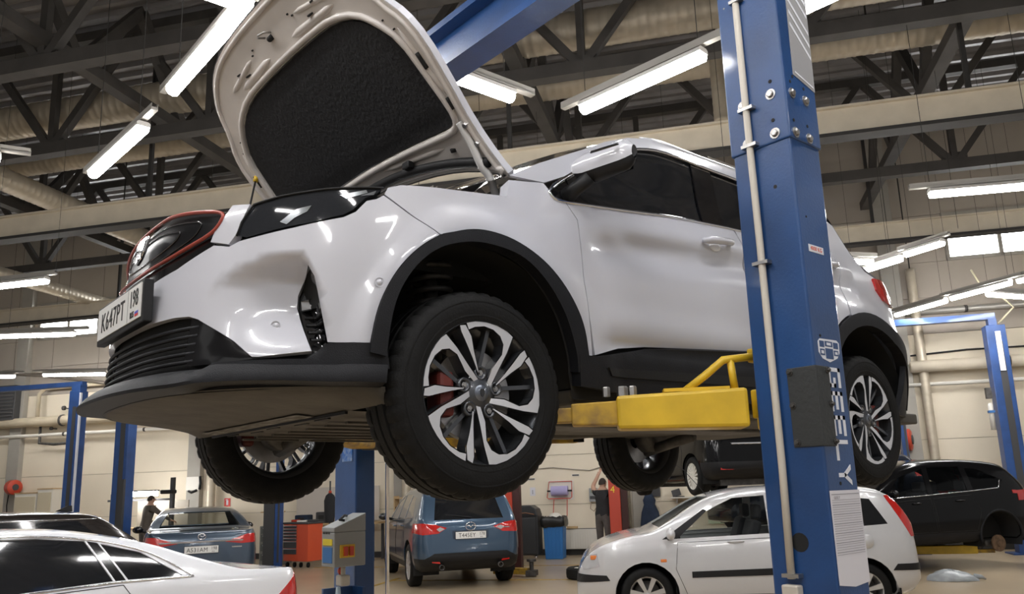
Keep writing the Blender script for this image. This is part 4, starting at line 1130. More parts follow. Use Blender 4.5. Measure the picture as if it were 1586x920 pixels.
def road_wheel(parent, x, y, R, style, sg, rimm):
    key = (style, R, rimm.name)
    q = Matrix.Rotation(radians(-90), 4, 'X')
    rr = R * .68; hw = .10
    if key not in WHEELS:
        tp = [(rr, hw), (rr + .015, hw + .006), (R * .88, hw + .01), (R * .97, hw - .008), (R, hw - .03), (R, .03), (R - .007, .028), (R - .007, .015), (R, .013), (R, -hw + .03), (R * .97, -hw), (rr, -hw)]
        rim = MB().lathe([(rr, hw), (rr - .006, hw - .003), (rr * .93, hw - .03), (rr * .86, .0), (rr * .86, -hw)], 32, q).build('wheel', rimm, parent, True, world=False)
        MB().lathe(tp, 40, q).build('tyre', rubber, rim, True, world=False, angle=40)
        n, w0, w1 = style
        for i in range(n):
            a = 2 * pi * i / n + .2
            p = Vector((rr * .18 * cos(a), hw - .022, rr * .18 * sin(a))); e = Vector((rr * .97 * cos(a), hw - .012, rr * .97 * sin(a)))
            MB().beam(p, e, w0, .03, up=(0, 1, 0), tw=w1, th=.02).build('spoke', rimm, rim, world=False)
        MB().lathe([(0, -.004), (rr * .16, -.006), (rr * .26, -.02), (rr * .26, -.05)], 16, Matrix.Translation((0, hw - .006, 0)) @ q).build('hub', rimm, rim, True, world=False)
        MB().lathe([(rr * .25, .01), (rr * .74, .01), (rr * .74, -.01)], 24, q).build('brake_disc', dark_steel, rim, True, world=False)
        WHEELS[key] = rim
    else: rim = copy_tree(WHEELS[key], parent)
    rim.location = (x, y - sg * hw, R); rim.rotation_euler = (0, 0, 0 if sg > 0 else pi)
    return rim
def number_plate(parent, M, body, region, w=.52, h=.112):
    """M: world frame on the surface, x along the plate"""
    b = MB().prism([(-w / 2 - .008, -h / 2 - .008), (w / 2 + .008, -h / 2 - .008), (w / 2 + .008, h / 2 + .008), (-w / 2 - .008, h / 2 + .008)], lambda u, v, k: M @ Vector((u, v, k)), .012).build('plate_holder', black_plastic, parent)
    p = MB().prism([(-w / 2, -h / 2), (w / 2, -h / 2), (w / 2, h / 2), (-w / 2, h / 2)], lambda u, v, k: M @ Vector((u, v, .012 + k)), .003).build('number_plate', plate_white, b)
    o1 = text_mesh('plate_lettering', body, h * .86, black_ink, M @ Matrix.Translation((-w * .125, -.005, .0155)), b, sx=.90, spacing=1.06)
    o2 = text_mesh('plate_region', region, h * .66, black_ink, M @ Matrix.Translation((w * .37, h * .12, .0155)), b, sx=.85)
    text_mesh('plate_country', 'RUS', h * .24, black_ink, M @ Matrix.Translation((w * .35, -h * .32, .0155)), b, sx=.9)
    return b
def car(name, label, sp, loc, heading, paint, z0=0.0, group=None):
    t = thing(name, label, 'car', (loc[0], loc[1], z0), heading, group)
    L = sp['L']
    xs = sorted(set([0, .01, .025, .05, .09, .14, .2, .28] + [L - v for v in (0, .01, .03, .06, .11, .18, .28)] + [.28 + (L - .56) * i / 40 for i in range(41)]))
    rows = []
    tum = sp.get('tum', .36); n_ = 0
    for x in xs:
        w = spl(sp['w'], x); zs_ = spl(sp['sill'], x); zt = spl(sp['top'], x); zb = min(spl(sp['belt'], x), zt - .015); zb = max(zb, zs_ + .05); zt = max(zt, zb + .015)
        hgt = zb - zs_; g = zt - zb; ws = .955 * w; wu = max(ws - tum * g, .3 * w); k3 = min(1, g / .30)
        half = [(0, zs_), (.5 * w, zs_), (.86 * w, zs_ + .005), (.955 * w, zs_ + .07 * hgt), (.99 * w, zs_ + .22 * hgt), (1.0 * w, zs_ + .42 * hgt), (.998 * w, zs_ + .62 * hgt), (.985 * w, zs_ + .80 * hgt), (.972 * w, zs_ + .93 * hgt), (ws, zb)]
        for k in (.22, .44, .66, .84): half.append((ws + (wu - ws) * k + .012 * sin(pi * k) * k3, zb + g * k))
        half += [(wu + .0, zb + g * .93), (wu * .93, zt - .022 * k3 - .002), (wu * .72, zt - .009 * k3), (wu * .38, zt - .002), (0, zt)]
        ring = [Vector((x, y, z)) for y, z in half] + [Vector((x, -y, z)) for y, z in reversed(half[1:-1])]
        rows.append(ring)
    mb = MB().grid(rows, False, True)
    nR = len(rows[0]); nX = len(rows)
    mb.f.append(tuple(range(nR))); mb.f.append(tuple((nX - 1) * nR + i for i in range(nR))[::-1])
    bm = bmesh.new()
    bv = [bm.verts.new(p) for p in mb.v]
    for f in mb.f:
        try: bm.faces.new([bv[i] for i in f])
        except ValueError: pass
    bmesh.ops.recalc_face_normals(bm, faces=bm.faces); bm.normal_update(); bm.verts.index_update()
    left = lambda f: f.calc_center_median().y > .12
    right = lambda f: f.calc_center_median().y < -.12
    R = sp['R']; arch = sp.get('arch', R + .05)
    ax_r, ax_f = sp['ro'], sp['ro'] + sp['wb']
    gl = sp.get('glass', dark_glass)
    # wheel arches
    for xa in (ax_r, ax_f):
        circ = [(xa + arch * cos(2 * pi * i / 26), R + arch * sin(2 * pi * i / 26)) for i in range(26)]
        for cnd in (left, right):
            fs = bisect_poly(bm, circ, 'y', lambda f, c=cnd: c(f) and abs(f.calc_center_median().y) > .35)
            bmesh.ops.delete(bm, geom=fs, context='FACES'); bm.verts.index_update()
        for sg in (1, -1):
            rws = []
            for i in range(17):
                a = radians(-20 + 220 * i / 16)
                rws.append([Vector((xa + (arch + .004) * cos(a), sg * y, R + (arch + .004) * sin(a))) for y in (.45, spl(sp['w'], xa) - .03)])
            h_ = MB().grid(rws).build('wheel_housing', well_black, t, True, world=False)
            MB().add([(xa + arch, sg * .45, R - .1), (xa + arch, sg * .45, R + arch), (xa - arch, sg * .45, R + arch), (xa - arch, sg * .45, R - .1)], [(0, 1, 2, 3)]).build('housing_wall', well_black, h_, world=False)
    for it in sp.get('cuts', ()):
        nm, poly, ax, m = it[:4]; kw = it[4] if len(it) > 4 else {}
        off = kw.get('off', -.004)
        if ax == 'y':
            for cnd in (left, right):
                fs = bisect_poly(bm, poly, 'y', cnd); take(bm, fs, nm, m, t, off)
        else:
            x0, x1 = kw.get('x', (-1, .6)); ny = kw.get('n', None)
            cnd = lambda f: x0 <= f.calc_center_median().x <= x1 and (ny is None or f.normal.z > ny) and f.calc_center_median().z > .05
            fs = bisect_poly(bm, poly, 'x', cnd); take(bm, fs, nm, m, t, off)
            if kw.get('mirror'):
                fs = bisect_poly(bm, [(-a, b) for a, b in reversed(poly)], 'x', cnd); take(bm, fs, nm, m, t, off)
    # door panels (real panels with a gap round them)
    for poly in sp.get('doors', ()):
        for cnd in (left, right):
            fs = bisect_poly(bm, poly, 'y', cnd)
            o = take(bm, fs, 'door', paint, t, .0)
            if o:
                sg = 1 if cnd is left else -1
                pts = []
                for px_, pz_ in resample(poly, .08):
                    w = spl(sp['w'], px_); zs_ = spl(sp['sill'], px_); zb = spl(sp['belt'], px_); k = (pz_ - zs_) / (zb - zs_)
                    yy = lerp([(0, .86), (.07, .955), (.22, .99), (.42, 1.), (.62, .998), (.8, .985), (.93, .972), (1., .955)], k) * w
                    pts.append((px_, sg * (yy + .0005), pz_))
                MB().tube(pts, .0032, 4, closed=True).build('door_gap', well_black, o, world=False)
    bm.normal_update()
    take(bm, list(bm.faces), 'body', paint, t, 0, th=.02); bm.free()
    st, rm = sp['wheel']
    for i, xa in enumerate((ax_r, ax_f)):
        for sg in (1, -1):
            if (i, sg) in sp.get('nowheel', ()): continue
            road_wheel(t, xa, sg * (spl(sp['w'], xa) - .015), R, st, sg, rm)
    # chrome or black strips along the windows
    for poly, m, r in sp.get('strips', ()):
        for sg in (1, -1):
            pts = []
            for px_, pz_ in resample(poly, .06, False):
                w = spl(sp['w'], px_); zt = spl(sp['top'], px_); zb = min(spl(sp['belt'], px_), zt - .015); g = zt - zb; ws = .955 * w
                if pz_ >= zb: wu = max(ws - tum * g, .3 * w); k = (pz_ - zb) / g; yy = ws + (wu - ws) * min(k, .95) + .012 * sin(pi * min(k, 1)) * min(1, g / .3)
                else:
                    zs_ = spl(sp['sill'], px_); yy = lerp([(0, .86), (.07, .955), (.22, .99), (.42, 1.), (.62, .998), (.8, .985), (.93, .972), (1., .955)], (pz_ - zs_) / (zb - zs_)) * w
                pts.append((px_, sg * (yy + .003), pz_))
            MB().tube(pts, r, 5).build('body_strip', m, t, True, world=False)
    for (mx, mz) in sp.get('mirror', ()):
        w = spl(sp['w'], mx)
        for sg in (1, -1):
            f_ = MB().tube([(mx, sg * (w - .06), mz - .03), (mx - .01, sg * (w + .05), mz)], .025, 8).build('mirror_foot', black_plastic, t, True, world=False)
            MB().ball((mx - .01, sg * (w + .11), mz + .03), .10, 14, 8, (.55, 1.05, .70)).build('mirror_cap', sp.get('mirror_mat', paint), f_, True, world=False)
    for (hx, hz_) in sp.get('handles', ()):
        w = spl(sp['w'], hx)
        for sg in (1, -1): MB().tube([(hx - .09, sg * w * .97, hz_), (hx - .06, sg * (w * .985 + .025), hz_), (hx + .06, sg * (w * .985 + .025), hz_), (hx + .09, sg * w * .97, hz_)], .013, 6).build('door_handle', sp.get('handle_mat', paint), t, True, world=False)
    if sp.get('seats'):
        sm = mat('seat_cloth', (.03, .03, .035), .9)
        for sx_ in sp['seats']:
            for sy in (.37, -.37):
                s_ = MB().box((sx_, sy, .55), (.5, .48, .18)).build('seat', sm, t, world=False, bevel=.04)
                MB().beam((sx_ - .22, sy, .60), (sx_ - .40, sy, 1.12), .46, .12, up=(1, 0, 0)).build('seat_back', sm, s_, world=False, bevel=.03)
                MB().box((sx_ - .43, sy, 1.22), (.09, .26, .17)).build('head_rest', sm, s_, world=False, bevel=.03)
        sw = sp['seats'][-1] + .55
        MB().tube([Vector((sw + .05 * sin(a), .37 + .18 * cos(a), .95 + .17 * sin(a))) for a in [2 * pi * i / 20 for i in range(20)]], .014, 6, closed=True).build('steering_wheel', black_plastic, t, True, world=False)
        MB().box((sw + .35, 0, .85), (.45, 1.3, .22)).build('dashboard', sm, t, world=False, bevel=.05)
    return t
def LM(t): return wmat(t)
def rear_frame(t, x, z, tilt=0.0):
    M = LM(t) @ Matrix.Translation((x, 0, z)) @ Matrix(((0, 0, -1, 0), (-1, 0, 0, 0), (0, 1, 0, 0), (0, 0, 0, 1)))
    return M @ Matrix.Rotation(tilt, 4, 'X')
def lbx(t, nm, c, d, m, bevel=0, par=None): return MB().box(c, d).build(nm, m, par or t, world=False, bevel=bevel)
navy = mat('paint_blue_grey', (.045, .085, .14), .28, .35, 1.0)
mazda_grey = mat('paint_slate_blue', (.05, .075, .11), .28, .4, 1.0)
silver = mat('paint_silver', (.60, .60, .61), .32, .25, 1.0)
black_paint = mat('paint_black', (.004, .004, .0045), .12, 0, .12, spec=.2)
brown_black = mat('paint_dark_brown', (.020, .016, .014), .2, .2, 1.0)
pearl_white = mat('paint_pearl_white', (.72, .73, .76), .28, 0, 1.0)
alloy = mat('alloy_silver', (.62, .62, .62), .35, .8)
steel_wheel_white = mat('wheel_white', (.70, .68, .62), .5)
GS = {'n': -.9}
# --- blue-grey SUV seen from behind
cx = dict(L=4.54, R=.355, wb=2.70, ro=.90, wheel=((10, .035, .06), alloy), mirror=((3.10, 1.10),), mirror_mat=gloss_black, handles=((1.55, 1.0), (2.45, .97)),
    top=[(0, .60), (.012, .80), (.03, .98), (.07, 1.07), (.28, 1.36), (.40, 1.53), (.52, 1.60), (1.0, 1.665), (1.7, 1.69), (2.4, 1.66), (2.75, 1.56), (3.3, 1.20), (3.45, 1.12), (3.7, 1.10), (4.2, 1.0), (4.45, .86), (4.52, .65), (4.54, .5)],
    belt=[(0, .58), (.05, .98), (.12, 1.06), (.5, 1.13), (1.5, 1.09), (3.0, 1.03), (3.45, 1.0), (4.4, .82), (4.54, .48)],
    w=[(0, .70), (.04, .78), (.14, .86), (.5, .915), (2.5, .92), (3.8, .91), (4.3, .82), (4.5, .62), (4.54, .5)],
    sill=[(0, .46), (.12, .34), (.4, .27), (4.0, .25), (4.54, .32)], arch=.43, tum=.40,
    cuts=[('rear_glass', [(-.60, 1.115), (.60, 1.115), (.52, 1.50), (-.52, 1.50)], 'x', dark_glass, {'x': (.02, .6)}),
          ('tail_lamp', [(.40, .985), (.55, .90), (.80, .885), (.94, .92), (.94, 1.06), (.80, 1.07), (.60, 1.045)], 'x', red_lens, {'x': (-.1, .45), 'mirror': 1, 'off': .006}),
          ('bumper_trim', [(-1.1, .2), (1.1, .2), (1.1, .50), (.78, .50), (.62, .585), (-.62, .585), (-.78, .50), (-1.1, .50)], 'x', black_plastic, {'x': (-.1, .42), 'off': .002}),
          ('side_glass', [(.62, 1.18), (1.42, 1.14), (1.42, 1.52), (1.0, 1.49)], 'y', dark_glass), ('side_glass', [(1.50, 1.14), (2.28, 1.10), (2.20, 1.54), (1.50, 1.54)], 'y', dark_glass), ('side_glass', [(2.36, 1.10), (3.18, 1.08), (2.80, 1.40), (2.30, 1.53)], 'y', dark_glass),
          ('sill_trim', [(1.30, .2), (3.1, .2), (3.1, .40), (1.30, .40)], 'y', black_plastic, {'off': .004})],
    doors=[[(1.42, .46), (1.30, .8), (1.47, 1.08), (2.30, 1.05), (2.26, .46)], [(2.30, .46), (2.33, 1.05), (3.30, 1.0), (3.26, .6), (3.2, .46)]],
    strips=[([(.62, 1.165), (1.46, 1.125), (2.3, 1.085), (3.2, 1.06)], chrome, .006)])
suv_b = car('suv', 'blue-grey SUV parked nose away under the front wheel, plate T445EY 178', cx, (-6.82, -8.26), radians(-113.5), navy)
lbx(suv_b, 'plate_recess', (.028, 0, .86), (.03, .62, .16), mat('recess_navy', (.03, .05, .085), .4), .01)
number_plate(suv_b, rear_frame(suv_b, .008, .86), 'T445EY', '178')
rg = MB().tube([Vector((.0, .085 * cos(a), 1.0 + .065 * sin(a))) for a in [2 * pi * i / 24 for i in range(24)]], .007, 6, closed=True).build('emblem_ring', chrome, suv_b, True, world=False)
MB().tube([(.0, .075, 1.01), (.0, .03, 1.02), (-.006, 0, .985), (.0, -.03, 1.02), (.0, -.075, 1.01)], .009, 6).build('emblem_wing', chrome, rg, True, world=False)
for sg in (1, -1):
    MB().prism([(sg * .52, .42), (sg * .66, .44), (sg * .66, .49), (sg * .56, .495), (sg * .54, .46)], lambda u, v, w: Vector((.028 - w, u, v)), .02).build('reflector', red_lens, suv_b, world=False)
    MB().lathe([(.03, .0), (.045, .0), (.045, .08), (.035, .08), (.035, .0)], 16, Matrix.Translation((.06, sg * .50, .36)) @ Matrix.Rotation(radians(-90), 4, 'Y')).build('exhaust_tip', dark_steel, suv_b, True, world=False)
    MB().prism([(sg * .44, .97), (sg * .53, .93), (sg * .58, .97), (sg * .52, 1.005)], lambda u, v, w: Vector((.022 - w, u, v)), .012).build('reverse_lamp', clear_lens, suv_b, world=False)
MB().tube([(.10, -.05, 1.14), (.17, .40, 1.20)], .01, 6).build('rear_wiper', black_plastic, suv_b, True, world=False)
lbx(suv_b, 'badge', (.02, -.60, .965), (.006, .16, .018), chrome)
# --- slate sedan seen from behind
m6 = dict(L=4.86, R=.34, wb=2.83, ro=1.08, wheel=((10, .03, .05), alloy), mirror=((3.38, 1.00),), mirror_mat=gloss_black,
    top=[(0, .58), (.012, .78), (.03, .96), (.06, 1.045), (.14, 1.07), (.5, 1.09), (.72, 1.12), (1.25, 1.34), (1.7, 1.43), (2.2, 1.45), (2.7, 1.41), (3.5, 1.06), (3.65, 1.0), (4.3, .90), (4.7, .74), (4.86, .48)],
    belt=[(0, .56), (.06, .99), (.3, 1.03), (1.0, 1.03), (2.0, .97), (3.5, .94), (4.5, .78), (4.86, .46)],
    w=[(0, .70), (.04, .78), (.16, .86), (.6, .905), (2.5, .92), (3.9, .90), (4.5, .76), (4.8, .58), (4.86, .45)],
    sill=[(0, .40), (.12, .28), (.5, .22), (4.3, .20), (4.86, .26)], arch=.40, tum=.62,
    cuts=[('rear_glass', [(-.66, 1.125), (.66, 1.125), (.52, 1.365), (-.52, 1.365)], 'x', see_glass, {'x': (.6, 1.75), 'n': .25, 'off': 0}),
          ('windscreen', [(-.66, 1.09), (.66, 1.09), (.52, 1.37), (-.52, 1.37)], 'x', see_glass, {'x': (2.6, 3.7), 'n': .25, 'off': 0}),
          ('tail_lamp', [(.36, .885), (.62, .85), (.94, .86), (.94, 1.0), (.72, 1.0), (.50, .93)], 'x', red_lens, {'x': (-.1, .42), 'mirror': 1, 'off': .006}),
          ('bumper_trim', [(-1.1, .1), (1.1, .1), (1.1, .36), (.5, .42), (-.5, .42), (-1.1, .36)], 'x', black_plastic, {'x': (-.1, .40), 'off': .002}),
          ('side_glass', [(1.15, 1.08), (1.9, 1.03), (1.9, 1.36), (1.5, 1.32)], 'y', see_glass), ('side_glass', [(1.98, 1.03), (3.2, 1.0), (2.7, 1.33), (2.05, 1.37)], 'y', see_glass)],
    doors=[[(1.5, .36), (1.3, .7), (1.5, .99), (2.35, .96), (2.3, .36)], [(2.34, .36), (2.38, .96), (3.4, .93), (3.3, .36)]])
sed = car('sedan', 'slate blue sedan parked nose away beside the toolbox, plate A531AM 198', m6, (-3.29, -10.89), radians(-107), mazda_grey)
number_plate(sed, rear_frame(sed, -.004, .78), 'A531AM', '198')
lbx(sed, 'chrome_bar', (.006, 0, .905), (.016, 1.3, .022), chrome, .004)
MB().tube([Vector((.012, .06 * cos(a), .985 + .045 * sin(a))) for a in [2 * pi * i / 20 for i in range(20)]], .007, 6, closed=True).tube([(.012, .055, .995), (.01, .02, .998), (.006, 0, .975), (.01, -.02, .998), (.012, -.055, .995)], .006, 6).build('emblem', chrome, sed, True, world=False)
for sg in (1, -1): lbx(sed, 'reflector', (.03, sg * .62, .42), (.03, .22, .045), red_lens)
lbx(sed, 'badge', (.012, -.55, .80), (.006, .16, .018), chrome)
# --- white sedan in front, cut by the lower edge
ws = dict(L=4.80, R=.34, wb=2.80, ro=1.08, wheel=((10, .03, .05), alloy), mirror=((3.35, 1.0),), handles=((1.75, .86), (2.7, .85)),
    top=[(0, .66), (.012, .86), (.03, 1.0), (.07, 1.045), (.20, 1.065), (.42, 1.075), (.62, 1.10), (1.0, 1.22), (1.35, 1.325), (1.8, 1.40), (2.2, 1.425), (2.5, 1.425), (2.9, 1.36), (3.55, 1.06), (3.7, 1.0), (4.3, .90), (4.65, .74), (4.80, .48)],
    belt=[(0, .64), (.06, .98), (.3, 1.01), (1.0, 1.02), (1.3, 1.015), (2.0, .98), (3.5, .94), (4.5, .78), (4.80, .46)],
    w=[(0, .68), (.04, .76), (.16, .85), (.6, .90), (2.5, .915), (3.9, .90), (4.5, .76), (4.74, .58), (4.80, .45)],
    sill=[(0, .40), (.12, .28), (.5, .22), (4.3, .20), (4.80, .26)], arch=.40, tum=.66,
    cuts=[('rear_glass', [(-.62, 1.135), (.62, 1.135), (.46, 1.34), (-.46, 1.34)], 'x', dark_glass, {'x': (.6, 1.7), 'n': .3, 'off': 0}),
          ('windscreen', [(-.66, 1.09), (.66, 1.09), (.52, 1.35), (-.52, 1.35)], 'x', dark_glass, {'x': (2.7, 3.7), 'n': .3, 'off': 0}),
          ('tail_lamp', [(-.05, .99), (.03, 1.015), (.09, .99), (.30, .82), (.12, .78), (-.05, .80)], 'y', red_lens, {'off': .006}),
          ('quarter_glass', [(1.10, 1.055), (1.52, 1.035), (1.68, 1.30), (1.40, 1.235)], 'y', dark_glass, {'off': -.008}),
          ('door_pillar', [(1.535, 1.033), (1.61, 1.03), (1.77, 1.322), (1.695, 1.305)], 'y', gloss_black, {'off': -.003}),
          ('side_glass', [(1.625, 1.03), (2.36, 1.0), (2.42, 1.365), (2.1, 1.362), (1.785, 1.324)], 'y', dark_glass, {'off': -.008}), ('side_glass', [(2.44, .995), (3.25, .98), (2.9, 1.25), (2.5, 1.355)], 'y', dark_glass, {'off': -.008})],
    doors=[[(1.5, .36), (1.35, .7), (1.56, 1.0), (2.40, .97), (2.35, .36)], [(2.39, .36), (2.43, .97), (3.4, .93), (3.3, .36)]],
    strips=[(chaikin([(1.02, 1.05), (1.25, 1.19), (1.40, 1.255), (1.7, 1.325), (2.1, 1.378), (2.45, 1.38)], 2, False), chrome, .008), ([(1.02, 1.05), (1.6, 1.02), (2.4, .99)], chrome, .008)])
def wf(x_): return .935 + .060 * smoothstep(.5, 1.8, x_)
for k_ in ('top', 'belt'): ws[k_] = [(x_, z_ * wf(x_)) for x_, z_ in ws[k_]]
ws['cuts'] = [(c_[0], [(x_, z_ * (wf(x_) if c_[2] == 'y' else .957)) for x_, z_ in c_[1]]) + tuple(c_[2:]) for c_ in ws['cuts']]
ws['doors'] = [[(x_, z_ * wf(x_)) for x_, z_ in d_] for d_ in ws['doors']]
ws['strips'] = [([(x_, z_ * wf(x_)) for x_, z_ in s_[0]], s_[1], s_[2]) for s_ in ws['strips']]
w_s = car('sedan', 'glossy white sedan cut by the lower left picture corner', ws, (-1.65, -4.75), radians(5.3), pearl_white)
# --- dark estate behind the white sedan
wg = dict(L=4.6, R=.34, wb=2.70, ro=.95, wheel=((10, .03, .05), alloy), mirror=((3.2, 1.0),),
    top=[(0, .62), (.012, .85), (.03, 1.0), (.08, 1.08), (.50, 1.40), (.62, 1.455), (.75, 1.48), (1.3, 1.505), (2.0, 1.51), (2.6, 1.45), (3.3, 1.10), (3.5, 1.04), (4.1, .95), (4.45, .78), (4.6, .5)],
    belt=[(0, .60), (.06, .96), (.3, 1.03), (1.0, 1.02), (2.0, .98), (3.3, .95), (4.3, .80), (4.6, .48)],
    w=[(0, .68), (.04, .76), (.16, .85), (.6, .90), (2.5, .91), (3.8, .89), (4.3, .76), (4.54, .58), (4.6, .45)],
    sill=[(0, .42), (.12, .30), (.5, .24), (4.1, .22), (4.6, .28)], arch=.40, tum=.42,
    cuts=[('rear_glass', [(-.62, 1.10), (.62, 1.10), (.52, 1.40), (-.52, 1.40)], 'x', dark_glass, {'x': (.02, .62)}),
          ('tail_lamp', [(.50, .84), (.94, .84), (.94, 1.0), (.6, 1.0)], 'x', red_lens, {'x': (-.1, .36), 'mirror': 1, 'off': .006}),
          ('side_glass', [(.48, 1.10), (1.25, 1.06), (1.25, 1.385), (.80, 1.38)], 'y', dark_glass), ('side_glass', [(1.33, 1.06), (2.1, 1.02), (2.1, 1.39), (1.33, 1.39)], 'y', dark_glass), ('side_glass', [(2.18, 1.02), (3.05, 1.0), (2.6, 1.32), (2.2, 1.385)], 'y', dark_glass)],
    doors=[[(1.3, .38), (1.15, .7), (1.3, .99), (2.14, .96), (2.1, .38)], [(2.14, .38), (2.17, .96), (3.1, .93), (3.0, .38)]],
    strips=[([(.60, 1.40), (1.3, 1.405), (2.2, 1.40), (2.65, 1.33)], chrome, .005)])
w_g = car('estate_car', 'dark brown estate car behind the white sedan with roof fin', wg, (-1.69, -8.85), radians(-5), brown_black)
MB().prism([(.78, 1.485), (.98, 1.495), (.84, 1.56), (.79, 1.565)], lambda u, v, w: Vector((u, w - .02, v)), .04).build('antenna_fin', gloss_black, w_g, world=False, bevel=.008)
# --- silver mini-MPV behind the column
fu = dict(L=4.02, R=.31, wb=2.49, ro=.70, wheel=((7, .035, .06), alloy), mirror=((2.90, .98),), handles=((1.22, .95), (2.12, .90)), glass=see_glass, seats=(1.35, 2.2),
    top=[(0, .60), (.01, .85), (.03, 1.0), (.10, 1.15), (.22, 1.35), (.34, 1.45), (.5, 1.49), (1.0, 1.525), (1.7, 1.53), (2.2, 1.48), (2.5, 1.38), (2.98, 1.10), (3.12, 1.03), (3.4, .98), (3.75, .86), (3.92, .72), (4.0, .55), (4.02, .42)],
    belt=[(0, .58), (.05, .96), (.3, .98), (1.0, .97), (2.0, .93), (2.9, .90), (3.4, .88), (3.8, .76), (4.02, .40)],
    w=[(0, .68), (.04, .75), (.14, .81), (.5, .85), (2.2, .86), (3.3, .84), (3.75, .75), (3.95, .60), (4.02, .46)],
    sill=[(0, .38), (.12, .28), (.5, .22), (3.6, .21), (4.02, .26)], arch=.375, tum=.30,
    cuts=[('side_glass', [(.34, 1.05), (.70, 1.03), (.70, 1.36), (.50, 1.34)], 'y', dark_glass),
          ('side_glass', [(.86, 1.02), (1.62, .985), (1.62, 1.41), (.86, 1.39)], 'y', see_glass), ('side_glass', [(1.72, .98), (2.80, .945), (2.42, 1.26), (2.10, 1.40), (1.72, 1.42)], 'y', see_glass),
          ('mirror_triangle', [(2.80, .945), (2.98, .94), (2.46, 1.28), (2.42, 1.26)], 'y', black_plastic, {'off': 0}),
          ('windscreen', [(-.66, 1.08), (.66, 1.08), (.55, 1.42), (-.55, 1.42)], 'x', see_glass, {'x': (2.2, 3.1), 'n': .25, 'off': 0}),
          ('rear_glass', [(-.60, 1.06), (.60, 1.06), (.54, 1.38), (-.54, 1.38)], 'x', dark_glass, {'x': (.0, .45)}),
          ('tail_lamp', [(-.02, .90), (.09, .90), (.32, 1.37), (.22, 1.39), (.10, 1.18)], 'y', red_lens, {'off': .006}),
          ('side_moulding', [(1.02, .52), (2.66, .50), (2.66, .57), (1.02, .60)], 'y', black_plastic, {'off': .010}),
          ('bumper_moulding', [(-.02, .52), (.36, .53), (.30, .60), (-.02, .60)], 'y', black_plastic, {'off': .008}),
          ('bumper_moulding', [(3.62, .48), (4.1, .44), (4.1, .55), (3.66, .54)], 'y', black_plastic, {'off': .008}),
          ('headlamp', [(3.74, .64), (3.93, .60), (3.97, .67), (3.86, .77), (3.76, .79)], 'y', clear_lens, {'off': .004})],
    doors=[[(.94, .30), (.86, .62), (.84, .94), (1.66, .93), (1.66, .30)], [(1.70, .30), (1.70, .93), (2.80, .90), (2.84, .6), (2.72, .30)]])
fus = car('family_car', 'silver high-roofed family car parked behind the blue column with amber side marker', fu, (-8.86, -2.09), radians(-44.9), silver)
for sg in (1, -1):
    lbx(fus, 'side_marker', (2.98, sg * .845, .70), (.07, .02, .035), orange_lens, .005)
    lbx(fus, 'indicator_lens', (3.80, sg * .70, .745), (.09, .03, .05), orange_lens, .01)
    lbx(fus, 'mud_flap', (.30, sg * .74, .22), (.02, .18, .22), black_plastic)
    MB().lathe([(0, .004), (.075, .004), (.078, .0)], 20, Matrix.Translation((.62, sg * .853, .86)) @ Matrix.Rotation(radians(-90 * sg), 4, 'X')).build('fuel_flap', silver, fus, True, world=False)
MB().tube([(2.35, .3, 1.44), (2.60, .32, 1.75), (3.0, .33, 2.05)], .004, 5).build('aerial', black_plastic, fus, True, world=False)
# --- black SUV without a rear wheel at the right edge
ku = dict(L=4.45, R=.35, wb=2.69, ro=.85, wheel=((10, .03, .05), alloy), mirror=((3.05, 1.1),), glass=see_glass, seats=(1.5, 2.4), nowheel=((0, 1),), handles=((1.62, .98), (2.5, .96)),
    top=[(0, .62), (.012, .85), (.03, 1.0), (.08, 1.12), (.32, 1.42), (.44, 1.55), (.6, 1.62), (1.1, 1.68), (1.7, 1.70), (2.3, 1.66), (2.7, 1.54), (3.2, 1.22), (3.35, 1.14), (3.7, 1.08), (4.15, .98), (4.38, .80), (4.45, .5)],
    belt=[(0, .60), (.06, 1.0), (.4, 1.12), (1.0, 1.09), (2.0, 1.05), (3.2, 1.0), (4.2, .86), (4.45, .48)],
    w=[(0, .70), (.04, .78), (.14, .86), (.5, .91), (2.4, .92), (3.7, .90), (4.2, .80), (4.40, .60), (4.45, .48)],
    sill=[(0, .46), (.12, .36), (.4, .30), (3.9, .28), (4.45, .34)], arch=.43, tum=.38,
    cuts=[('side_glass', [(.72, 1.19), (1.28, 1.145), (1.28, 1.52), (1.05, 1.50), (.60, 1.30)], 'y', see_glass), ('side_glass', [(1.40, 1.14), (2.12, 1.10), (2.05, 1.55), (1.40, 1.55)], 'y', see_glass), ('side_glass', [(2.22, 1.10), (3.10, 1.06), (2.68, 1.40), (2.16, 1.53)], 'y', see_glass),
          ('tail_lamp', [(.52, .98), (.94, .94), (.94, 1.10), (.74, 1.14)], 'x', red_lens, {'x': (-.1, .42), 'mirror': 1, 'off': .008}),
          ('rear_glass', [(-.60, 1.16), (.60, 1.16), (.52, 1.52), (-.52, 1.52)], 'x', dark_glass, {'x': (.02, .6)}),
          ('sill_trim', [(.86, .2), (3.2, .2), (3.2, .46), (.86, .46)], 'y', grey_plastic, {'off': .006})],
    doors=[[(1.35, .48), (1.22, .8), (1.35, 1.07), (2.16, 1.03), (2.12, .48)], [(2.16, .48), (2.2, 1.03), (3.15, .98), (3.1, .6), (3.05, .48)]],
    strips=[([(.66, 1.30), (.74, 1.17), (1.3, 1.135), (2.2, 1.09), (3.1, 1.05)], chrome, .008)])
kug = car('suv', 'black SUV with one rear wheel taken off at the right edge', ku, (-15.13, -3.15), radians(-25), black_paint, z0=.17)
